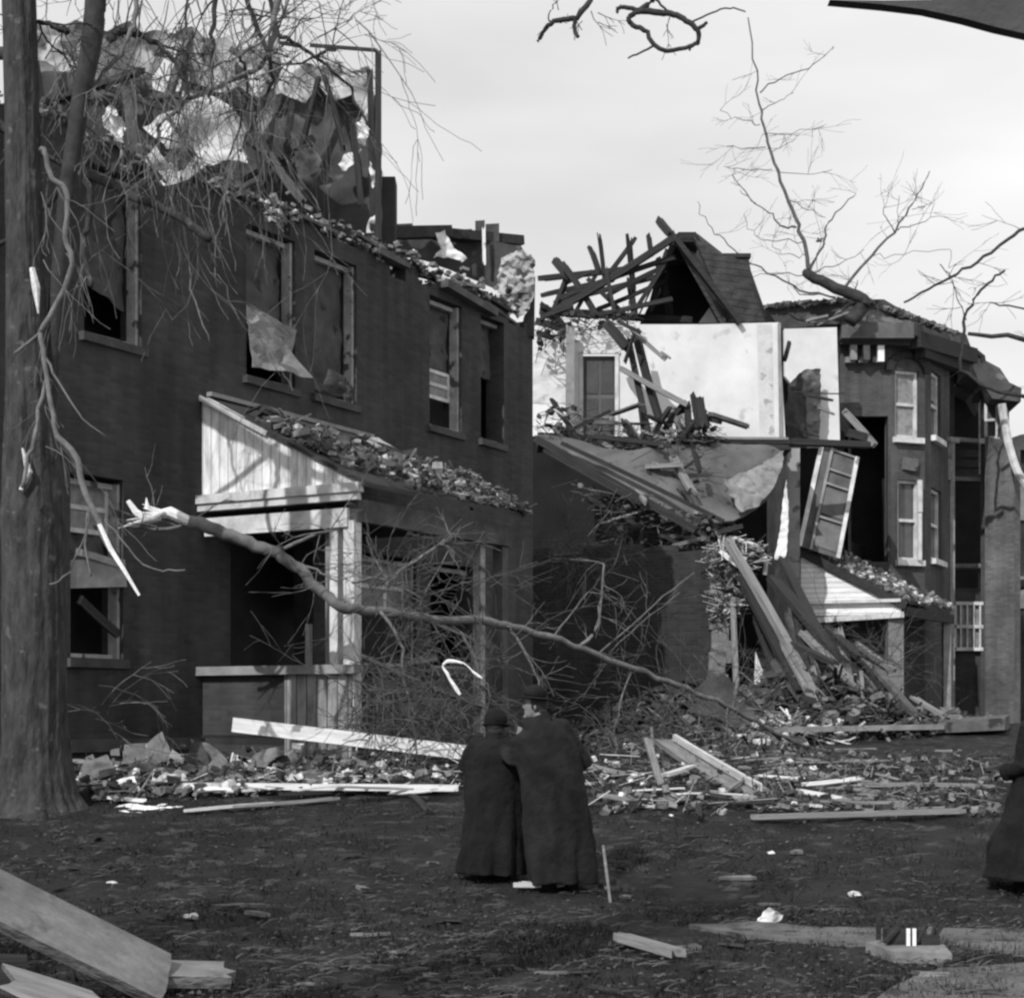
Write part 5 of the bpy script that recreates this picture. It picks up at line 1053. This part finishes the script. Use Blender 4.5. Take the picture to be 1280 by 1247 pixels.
# ---- foreground timbers at lower left
board('fallen_timber', P(-90, 1088, 8.7), P(205, 1232, 9.15), .36, .07, slabm, 'largest pale broken timber slanting down from the lower left corner', 'timber', up=V((.1, -.55, .83)), jag=.03, bow=0)
board('fallen_timber', P(120, 1222, 9.1), on(296, 1238, .05), .22, .07, slabm, 'flat pale timber end reaching right from the largest one', 'timber', up=V((0, -.3, .95)), jag=.12, bow=0)
board('fallen_timber', P(-10, 1225, 8.5), P(130, 1268, 8.6), .16, .06, woodmid, 'splintered lower timber under the largest one in the corner', 'timber', up=V((.1, -.8, .6)), jag=.3)
mb = MB(); mb.hexa([P(-90, 1300, 8.6), P(30, 1300, 8.6), P(30, 1300, 8.9), P(-90, 1300, 8.9), P(-90, 1190, 8.6), P(34, 1192, 8.6), P(34, 1192, 8.9), P(-90, 1190, 8.9)]); tag(mb.build('timber_block', wooddark), 'dark block propping the timbers in the lower left corner', 'block')
# ---- bright stripped branch left of the people
SB = MB(); SB.tube(smoothpath([P(553, 832, 16.5), P(562, 848, 16.5), P(575, 868, 16.5)], 3, .012), [.008, .013, .017, .014, .019, .021, .013], 6)
SB.tube(smoothpath([P(553, 832, 16.5), P(560, 826, 16.5), P(580, 829, 16.5), P(592, 840, 16.5), P(603, 848, 16.5)], 3, .012), [.008, .012, .014, .02, .018, .014, .007, .006, .007, .011, .015, .012, .006], 6)
SB.tube(smoothpath([P(603, 848, 16.5), P(612, 870, 16.4), P(604, 930, 16.4), on(606, 1075)], 4, .03), .008, 5, 1)
tag(SB.build('stripped_branch', [rawwood, barkfaint]), 'thin stripped white branch, hooked at the top, standing left of the two people', 'branch')
BS = MB(); BS.tube(smoothpath([P(1252, 505, 48.4), P(1256, 530, 48.4), P(1262, 560, 48.4), P(1272, 590, 48.4), P(1292, 625, 48.4), P(1300, 700, 48.4), P(1302, 900, 48.4)], 4), [.12 + .0 * i for i in range(25)], 8)
tag(BS.build('bent_gutter', trim), 'bent white gutter hanging beside the row house at the right edge', 'gutter')
AW = empty('torn_awning', V((2.6, 5, 0)), 'sagging dark awning edge cutting into the upper right corner', 'awning')
mb = MB(); mb.prism([P(1034, 8, 5), P(1100, 14, 5), P(1150, 20, 5), P(1200, 31, 5), P(1240, 42, 5), P(1285, 52, 5), P(1480, 90, 5), P(1480, -40, 5), P(1180, -2, 5), P(1160, 8, 5), P(1100, 9, 5)], (.0, -.04, .003)); mb.build('canvas', awningm, AW)
mb = MB(); mb.prism([P(1246, -4, 4.99), P(1300, 28, 4.99), P(1300, -4, 4.99)], (0, -.01, 0)); mb.build('torn_flap', wooddark, AW)
mb = MB(); q_ = P(1450, 60, 5); mb.beam(V((q_.x, 5.05, G(q_.x, 5))), q_ + V((0, .05, 0)), .08, .08, up=V((0, 1, 0))); mb.build('pole', woodmid, AW)
# ---- loose laths strewn over the lawn, each on its own
def strew(name, label, group, reg, n, l0, l1, mats, seed, cat='lath', flat=.06):
    rnd = random.Random(seed)
    for _ in range(n):
        p = on(rnd.uniform(reg[0], reg[2]), rnd.uniform(reg[1], reg[3])); a = rnd.gauss(0, .5) + (math.pi if rnd.random() < .5 else 0); Ln = rnd.uniform(l0, l1)
        q_ = p + V((math.cos(a) * Ln, math.sin(a) * Ln, 0)); q_ = ground(q_, rnd.uniform(.02, flat)); p.z += rnd.uniform(.02, flat)
        board(name, p, q_, rnd.uniform(.03, .08), rnd.uniform(.012, .03), rnd.choice(mats), label, cat, group, roll=rnd.gauss(0, .3))
strew('lath', 'splintered lath in the rubble strip before the left porch', 'laths before the left porch', (95, 965, 560, 1000), 46, .3, 1.1, [woodpaint, woodlight, woodmid, wooddark], 1, flat=.16)
strew('broken_lath', 'splintered lath in the litter right of the two people', 'laths right of the people', (740, 948, 1000, 1015), 42, .3, 1.1, [woodmid, woodmid, wooddark, woodlight], 2, flat=.12)
strew('splinter', 'thin splinter on the lawn below the right terrace', 'splinters below the terrace', (990, 942, 1250, 1015), 34, .3, 1.0, [woodmid, wooddark], 3, flat=.08)
strew('fallen_twig', 'dark twig lying on the open turf in the foreground', 'twigs on the open turf', (60, 1040, 1250, 1240), 40, .1, .35, [wooddark, barklight, wooddark], 4, 'twig', .02)
for k, (x, y, s) in enumerate([(104, 985, .07), (210, 975, .08), (246, 990, .06), (300, 985, .07), (362, 988, .06), (390, 975, .08), (505, 985, .07), (535, 975, .06), (120, 1000, .06), (318, 996, .05), (480, 990, .06), (430, 984, .05)]):
    lump('plaster_chunk', x, y, s * .8, rubA if k % 3 else rubB, 'pale chunk of plaster in the rubble strip before the left porch', 'rubble', 40 + k, .6, 'plaster chunks in the rubble strip')
for k, (x, y, s, fl) in enumerate([(116, 980, .2, .6), (100, 992, .13, .6), (158, 996, .15, .5), (130, 990, .16, .6), (205, 978, .18, .6), (182, 978, .2, .7), (170, 984, .17, .6), (196, 992, .13, .7), (214, 968, .14, .8), (140, 972, .12, .7), (262, 994, .12, .5), (226, 996, .1, .6), (390, 992, .12, .5), (452, 978, .13, .6), (500, 972, .12, .6), (540, 984, .12, .5), (344, 990, .1, .6), (186, 952, .2, .7)]):
    lump('masonry_lump', x, y, s, [rubA, stone, rubB][k % 3], 'fist to head sized lump of fallen masonry in the strip before the left porch', 'rubble', 70 + k, fl, 'masonry lumps in the rubble strip')
rw = random.Random(6)
for k in range(26):
    x = rw.uniform(930, 1090); t_ = rw.uniform(30, 130); y0 = rw.uniform(740, 830) + (x - 930) * .35; Y0 = rw.uniform(33.2, 36)
    board('heaped_rafter', P(x, y0, Y0 + .8), P(x + rw.uniform(15, 75), min(915, y0 + t_), Y0 - .6), rw.uniform(.07, .2), rw.uniform(.05, .12), rw.choice([wooddark, wooddark, woodweath, woodmid]), 'broken rafter heaped steeply between the pier and the right porch', 'beam', 'rafters heaped before the ruined house', jag=.3)
# unseen snapped trunks added left of the viewpoint to cast shade on the turf
for nm, bx, by, hh, rr_, lab in (('shade_trunk', -6.7, 4.2, 7.4, .5, 'tall snapped trunk added unseen left of the view to shade the near turf'), ('shade_trunk', -3.3, 4.4, 7.8, .42, 'unseen snapped trunk added nearer the viewpoint to shade the turf beside the pair')):
    E = empty(nm, V((bx, by, G(bx, by))), lab, 'tree'); q0 = V((bx, by, G(bx, by) - .1))
    bole([q0, q0 + V((.05, 0, 1.5)), q0 + V((0, .1, 4)), q0 + V((.1, .1, hh))], [rr_ * 1.3, rr_, rr_ * .95, rr_ * .75], n=20, seed=by).build('trunk', bark, E, True)
    mb = MB()
    for _ in range(16): twigs(mb, q0 + V((.1, .1, hh * rw.uniform(.75, 1))), V((rw.gauss(0, 1), rw.gauss(0, 1), rw.gauss(.1, .6))), rw.uniform(.8, 1.6), .05, 2, rw, .02, .8, 6, 4)
    mb.build('crown', barkdark, E)
# ---- turf and fallen leaves
rg = random.Random(99); mb = MB()
for _ in range(9000):
    y = 8.2 + 15 * rg.random() ** 1.5; x = rg.uniform(-.33, .34) * y
    if noise.noise(V((x * 1.3, y * 1.1, 31))) + .5 * noise.noise(V((x * 4, y * 4, 3))) < rg.uniform(-.05, .35): continue
    a = rg.gauss(0, .7); Ln = rg.uniform(.05, .2); p = V((x, y, G(x, y) + rg.uniform(.01, .045))); d = V((math.cos(a), math.sin(a), rg.gauss(0, .12))) * Ln; s_ = V((-math.sin(a), math.cos(a), .4)) * rg.uniform(.003, .008)
    mb.add([p - s_, p + d * .5 - s_ * .8 + V((0, 0, .012)), p + d, p + d * .5 + s_ * .8 + V((0, 0, .012)), p + s_], [(0, 1, 2, 3, 4)])
tag(mb.build('straw', straw, fix=False), 'pale matted straw and stalks lying in patches on the lawn', 'straw', kind='stuff')
rg = random.Random(77); mb = MB()
for _ in range(60000):
    y = 8.2 + 16 * rg.random() ** 1.5; x = rg.uniform(-.33, .34) * y
    cl = noise.noise(V((x * 1.6, y * .8, 7))) + .6 * noise.noise(V((x * 5, y * 3, 7)))
    if cl < -.15 + rg.uniform(-.2, .2): continue
    z = G(x, y) ; h = rg.uniform(.02, .055) * (1 + 1.2 * max(0, cl)); a = rg.uniform(0, 6.28); w_ = rg.uniform(.003, .008); lx, ly = rg.gauss(0, .04), rg.gauss(0, .04)
    mb.add([(x - math.cos(a) * w_, y - math.sin(a) * w_, z - .01), (x + math.cos(a) * w_, y + math.sin(a) * w_, z - .01), (x + lx, y + ly, z + h)], [(0, 1, 2)])
tag(mb.build('grass', grassm, fix=False), 'short trampled winter grass over the whole lawn', 'grass', kind='stuff')
mb = MB()
for _ in range(14000):
    y = 8.2 + 14 * rg.random() ** 1.4; x = rg.uniform(-.33, .34) * y
    if noise.noise(V((x * .6, y * .8, 17))) < rg.uniform(-.35, .3): continue
    z = G(x, y) + .012; s = rg.uniform(.006, .022); M = Matrix.Rotation(rg.uniform(0, 6.28), 3, 'Z') @ Matrix.Rotation(rg.gauss(0, .5), 3, 'X')
    mb.add([V((x, y, z + .012)) + M @ V(c) * s for c in ((-1, -.5, 0), (.2, -.7, .15), (1, .1, 0), (.1, .7, .2), (-.8, .4, 0))], [(0, 1, 2, 3, 4)])
tag(mb.build('leaf_litter', litter, fix=False), 'dead leaves and crumbs strewn over the lawn', 'leaf litter', kind='stuff')
# ------------------------------------------------------------------ people
def remeshed(mb, vox, name, mat, parent):
    me = mb.mesh(); o = bpy.data.objects.new('t', me); col.objects.link(o)
    m = o.modifiers.new('r', 'REMESH'); m.mode = 'VOXEL'; m.voxel_size = vox
    s = o.modifiers.new('s', 'SMOOTH'); s.iterations = 3; s.factor = .5
    dg = bpy.context.evaluated_depsgraph_get(); dg.update(); m2 = bpy.data.meshes.new_from_object(o.evaluated_get(dg)); bpy.data.objects.remove(o)
    return link(name, m2, mat, parent, True)
def ell(mb, c, rx, ry, rz, M=None, n=14, m=10, mi=0):
    b = len(mb.v); c = V(c)
    for i in range(m + 1):
        t = math.pi * i / m
        for j in range(n):
            a = 2 * math.pi * j / n; p = V((rx * math.sin(t) * math.cos(a), ry * math.sin(t) * math.sin(a), rz * math.cos(t)))
            mb.v.append(tuple(c + (M @ p if M else p)))
    for i in range(m):
        for j in range(n): j2 = (j + 1) % n; mb.f.append((b + i * n + j, b + (i + 1) * n + j, b + (i + 1) * n + j2, b + i * n + j2)); mb.m.append(mi)
def hand(mb, w_, d, side, up):
    """palm, four bent fingers and a thumb at wrist w_, pointing along d"""
    d = d.normalized(); s = d.cross(up).normalized() * side; u = s.cross(d) * side
    M = Matrix((d, s, u)).transposed(); ell(mb, w_ + d * .045, .055, .04, .02, M)
    for k, (o_, l_) in enumerate(((-.028, .06), (-.01, .072), (.009, .068), (.027, .052))):
        a = w_ + d * .085 + s * o_; mb.tube([a - d * .02, a + d * l_ * .45, a + d * l_ * .8 - u * .018, a + d * l_ * .85 - u * .04], [.010, .0095, .009, .007], 6)
    a = w_ + d * .03 - s * .035; mb.tube([a, a - s * .025 + d * .025, a - s * .03 + d * .055 - u * .01], [.011, .010, .008], 6)
def person(base, h, face, lean, label, coatm, rings, arms, hat, coat_hem, name='person', headoff=V((0, 0, 0)), headturn=0):
    """standing figure seen from behind: base on the ground, face = yaw the chest points to, lean = shift of the shoulders"""
    E = empty(name, base, label, 'person')
    Rz = Matrix.Rotation(face, 3, 'Z')            # local +Y = forward of the figure
    def T(x, y, z):
        k = max(0, z / h); return base + Rz @ V((x, y, z)) + lean * (k ** 1.4)
    k = h / 1.7
    mb = MB()
    for s in (-1, 1):
        mb.tube([T(s * .09, 0, .86 * k), T(s * .1, .02, .5 * k), T(s * .1, 0, .1 * k)], [.085, .058, .04], 12)
        mb.tube([T(s * .1, -.05, .045), T(s * .105, .05, .045), T(s * .11, .16, .03)], [.045, .045, .03], 10)
    mb.tube([T(0, 0, .84 * k), T(0, 0, 1.0 * k), T(0, 0, 1.18 * k), T(0, 0, 1.3 * k), T(0, 0, 1.4 * k)], [.13, .1, .1, .09, .05], 16)
    hc = T(0, .02, 1.585 * k) + headoff
    Mh = Matrix.Rotation(face + headturn, 3, 'Z')
    def H(x, y, z): return hc + Mh @ V((x, y, z))
    mb.tube([T(0, 0, 1.38 * k), T(0, 0, 1.46 * k).lerp(hc, .3), hc + V((0, 0, -.05))], [.065, .055, .055], 12)
    ell(mb, hc, .075, .092, .115, Mh); ell(mb, H(0, .035, -.06), .05, .055, .055, Mh)
    mb.tube([H(0, .08, .02), H(0, .1, -.018), H(0, .085, -.026)], [.009, .012, .009], 7)       # nose
    ell(mb, H(0, .078, -.058), .024, .012, .009, Mh); ell(mb, H(0, .08, -.095), .022, .02, .018, Mh)   # mouth, chin
    for s in (-1, 1):
        ell(mb, H(s * .074, -.01, -.012), .009, .013, .024, Mh); ell(mb, H(s * .03, .083, .028), .02, .008, .006, Mh)
    for s, (el, wr) in zip((-1, 1), arms):
        sh_ = T(s * .17, 0, 1.36 * k); e_ = T(*el); w_ = T(*wr); mb.tube([sh_, e_, w_], [.055, .043, .03], 12); hand(mb, w_, (w_ - e_), s, V((0, 0, 1)))
    bd = remeshed(mb, .007, 'body', skin, E)
    mb = MB()
    for s in (-1, 1): ell(mb, H(s * .03, .086, .016), .011, .008, .006, Mh)
    mb.build('eyes', hair, E, True)
    mb = MB(); ell(mb, H(0, -.018, .01), .083, .092, .115, Mh); ell(mb, H(0, -.05, -.05), .07, .05, .06, Mh); mb.build('hair', hair, E, True)
    # coat: lofted rings with folds
    mb = MB(); n = 40; b = 0; zz = []
    R_ = []
    for i in range(len(rings) - 1):
        for q_ in range(4):
            t = q_ / 4; R_.append([rings[i][j] + (rings[i + 1][j] - rings[i][j]) * t for j in range(5)])
    R_.append(list(rings[-1])); hz = [.03 * noise.noise(V((math.cos(2 * math.pi * j / 40) * 2, math.sin(2 * math.pi * j / 40) * 2, face * 7))) for j in range(40)]
    for i, (z, rx, ry, cx, cy) in enumerate(R_):
        for j in range(n):
            a = 2 * math.pi * j / n; fold = 1 + (.1 * math.sin(a * 6 + z * 2 + 2 * noise.noise(V((z * 2, a, face)))) + .07 * math.sin(a * 11 + 1 - z * 3)) * max(.1, 1 - z / (1.1 * k)) + .09 * noise.noise(V((math.cos(a) * 2, math.sin(a) * 2, z * 5 + face * 9))) + .04 * noise.noise(V((math.cos(a) * 5, math.sin(a) * 5, z * 11)))
            mb.v.append(tuple(T(cx + rx * .92 * fold * math.cos(a), cy + ry * fold * math.sin(a), z + (hz[j] if i < 3 else 0))))
    for i in range(len(R_) - 1):
        for j in range(n): j2 = (j + 1) % n; mb.f.append((i * n + j, i * n + j2, (i + 1) * n + j2, (i + 1) * n + j)); mb.m.append(0)
    mb.f.append(tuple(range(n))[::-1]); mb.m.append(0); mb.f.append(tuple((len(R_) - 1) * n + j for j in range(n))); mb.m.append(0)
    for s, (el, wr) in zip((-1, 1), arms):
        sh_ = T(s * .165, -.01, 1.37 * k); e_ = T(*el); w_ = T(*wr); mid = e_ + V((0, 0, -.02))
        mb.tube([T(s * .08, 0, 1.38 * k), sh_, sh_.lerp(e_, .5), mid, e_.lerp(w_, .5), w_], [.075, .088, .078, .07, .066, .062], 14)
    co = remeshed(mb, .013, 'coat', coatm, E)
    mb = MB()      # cuffs
    for s in (-1, 1):
        e_ = T(*arms[(s + 1) // 2][0]); w_ = T(*arms[(s + 1) // 2][1]); mb.tube([e_.lerp(w_, .82), e_.lerp(w_, 1.02)], .073, 14)
    mb.build('cuff', coatm, co, True)
    pass
    mb = MB(); c0 = T(0, 0, 1.39 * k); mb.tube([c0, c0 + (hc - c0) * .3, c0 + (hc - c0) * .45], [.11, .085, .088], 16); mb.build('collar', coatm, E, True)
    mb = MB()
    if hat == 'cloche':
        Mt = Mh @ Matrix.Rotation(-.15, 3, 'X'); ell(mb, H(0, -.01, .045), .105, .115, .105, Mt, 20, 12); ell(mb, H(0, .0, .0), .12, .13, .018, Mt, 24, 6); mb.build('hat', cloth, E, True)
    else:
        Mt = Mh @ Matrix.Rotation(.1, 3, 'X'); b0 = H(0, -.005, .06)
        for zz_, r_, in ((0, .0),): ell(mb, b0, .155, .17, .012, Mt, 26, 6)
        ell(mb, b0 + V((0, 0, .045)), .09, .1, .07, Mt, 20, 10); ho = mb.build('hat', cloth2, E, True)
        mb = MB(); ell(mb, b0 + V((0, 0, .022)), .093, .103, .016, Mt, 20, 6); mb.build('hat_band', cloth, ho, True)
    for s in (-1, 1):
        mb = MB(); mb.tube([T(s * .1, -.055, .05), T(s * .105, .05, .05), T(s * .11, .17, .035)], [.05, .05, .034], 10); mb.tube([T(s * .1, -.02, .04), T(s * .1, -.01, .2)], [.05, .052], 10); mb.build('shoe', cloth, E, True)
    return E, T, hc
pa = on(617, 1100)
person(pa, 1.43, math.radians(-8), V((.02, 0, 0)), 'shorter person in a wide black coat and close round hat, back turned', cloth,
       [(.05, .33, .26, 0, 0), (.35, .3, .24, 0, 0), (.6, .28, .21, 0, 0), (.85, .28, .2, 0, 0), (1.0, .29, .19, 0, 0), (1.1, .27, .17, 0, 0), (1.17, .19, .15, 0, 0), (1.22, .09, .09, 0, 0)],
       [((-.27, .04, 1.0), (-.16, .24, .98)), ((.27, .04, 1.0), (.16, .24, .98))], 'cloche', .13)
pc = on(700, 1114)
person(pc, 1.70, math.radians(22), V((-.2, .03, 0)), 'taller person in a long charcoal coat and brimmed hat, face turned aside', cloth2,
       [(.06, .33, .24, .04, 0), (.4, .33, .23, .04, 0), (.7, .31, .21, .03, 0), (.95, .31, .2, .02, 0), (1.15, .32, .19, .01, 0), (1.29, .28, .17, 0, 0), (1.38, .2, .14, 0, 0), (1.45, .09, .09, 0, 0)],
       [((-.3, .05, 1.12), (-.24, .3, 1.15)), ((.36, .03, 1.08), (.24, .22, .98))], 'brim', .13, headoff=V((-.02, 0, -.03)), headturn=math.radians(62))
pd = on(1299, 1112)
person(pd, 1.78, math.radians(60), V((.03, 0, 0)), 'person in a flared black coat, mostly cut off by the right edge', cloth,
       [(.1, .6, .46, 0, 0), (.4, .5, .38, 0, 0), (.7, .37, .27, 0, 0), (.95, .31, .21, 0, 0), (1.2, .32, .2, 0, 0), (1.38, .27, .17, 0, 0), (1.46, .18, .12, 0, 0), (1.5, .08, .09, 0, 0)],
       [((-.28, .05, 1.05), (-.17, .25, .98)), ((.28, .05, 1.05), (.17, .25, .98))], 'cloche', .13)
mb = MB(); p, q_ = on(763, 1128), P(754, 1056, on(763, 1128).y + .1); mb.tube([p, p.lerp(q_, .5), q_], [.012, .014, .012], 8); mb.tube([p.lerp(q_, .25) - V((.03, 0, 0)), p.lerp(q_, .25) - V((.015, 0, 0))], .012, 6); tag(mb.build('walking_stick', woodmid), 'grey walking stick standing by the coat of the taller person', 'stick')
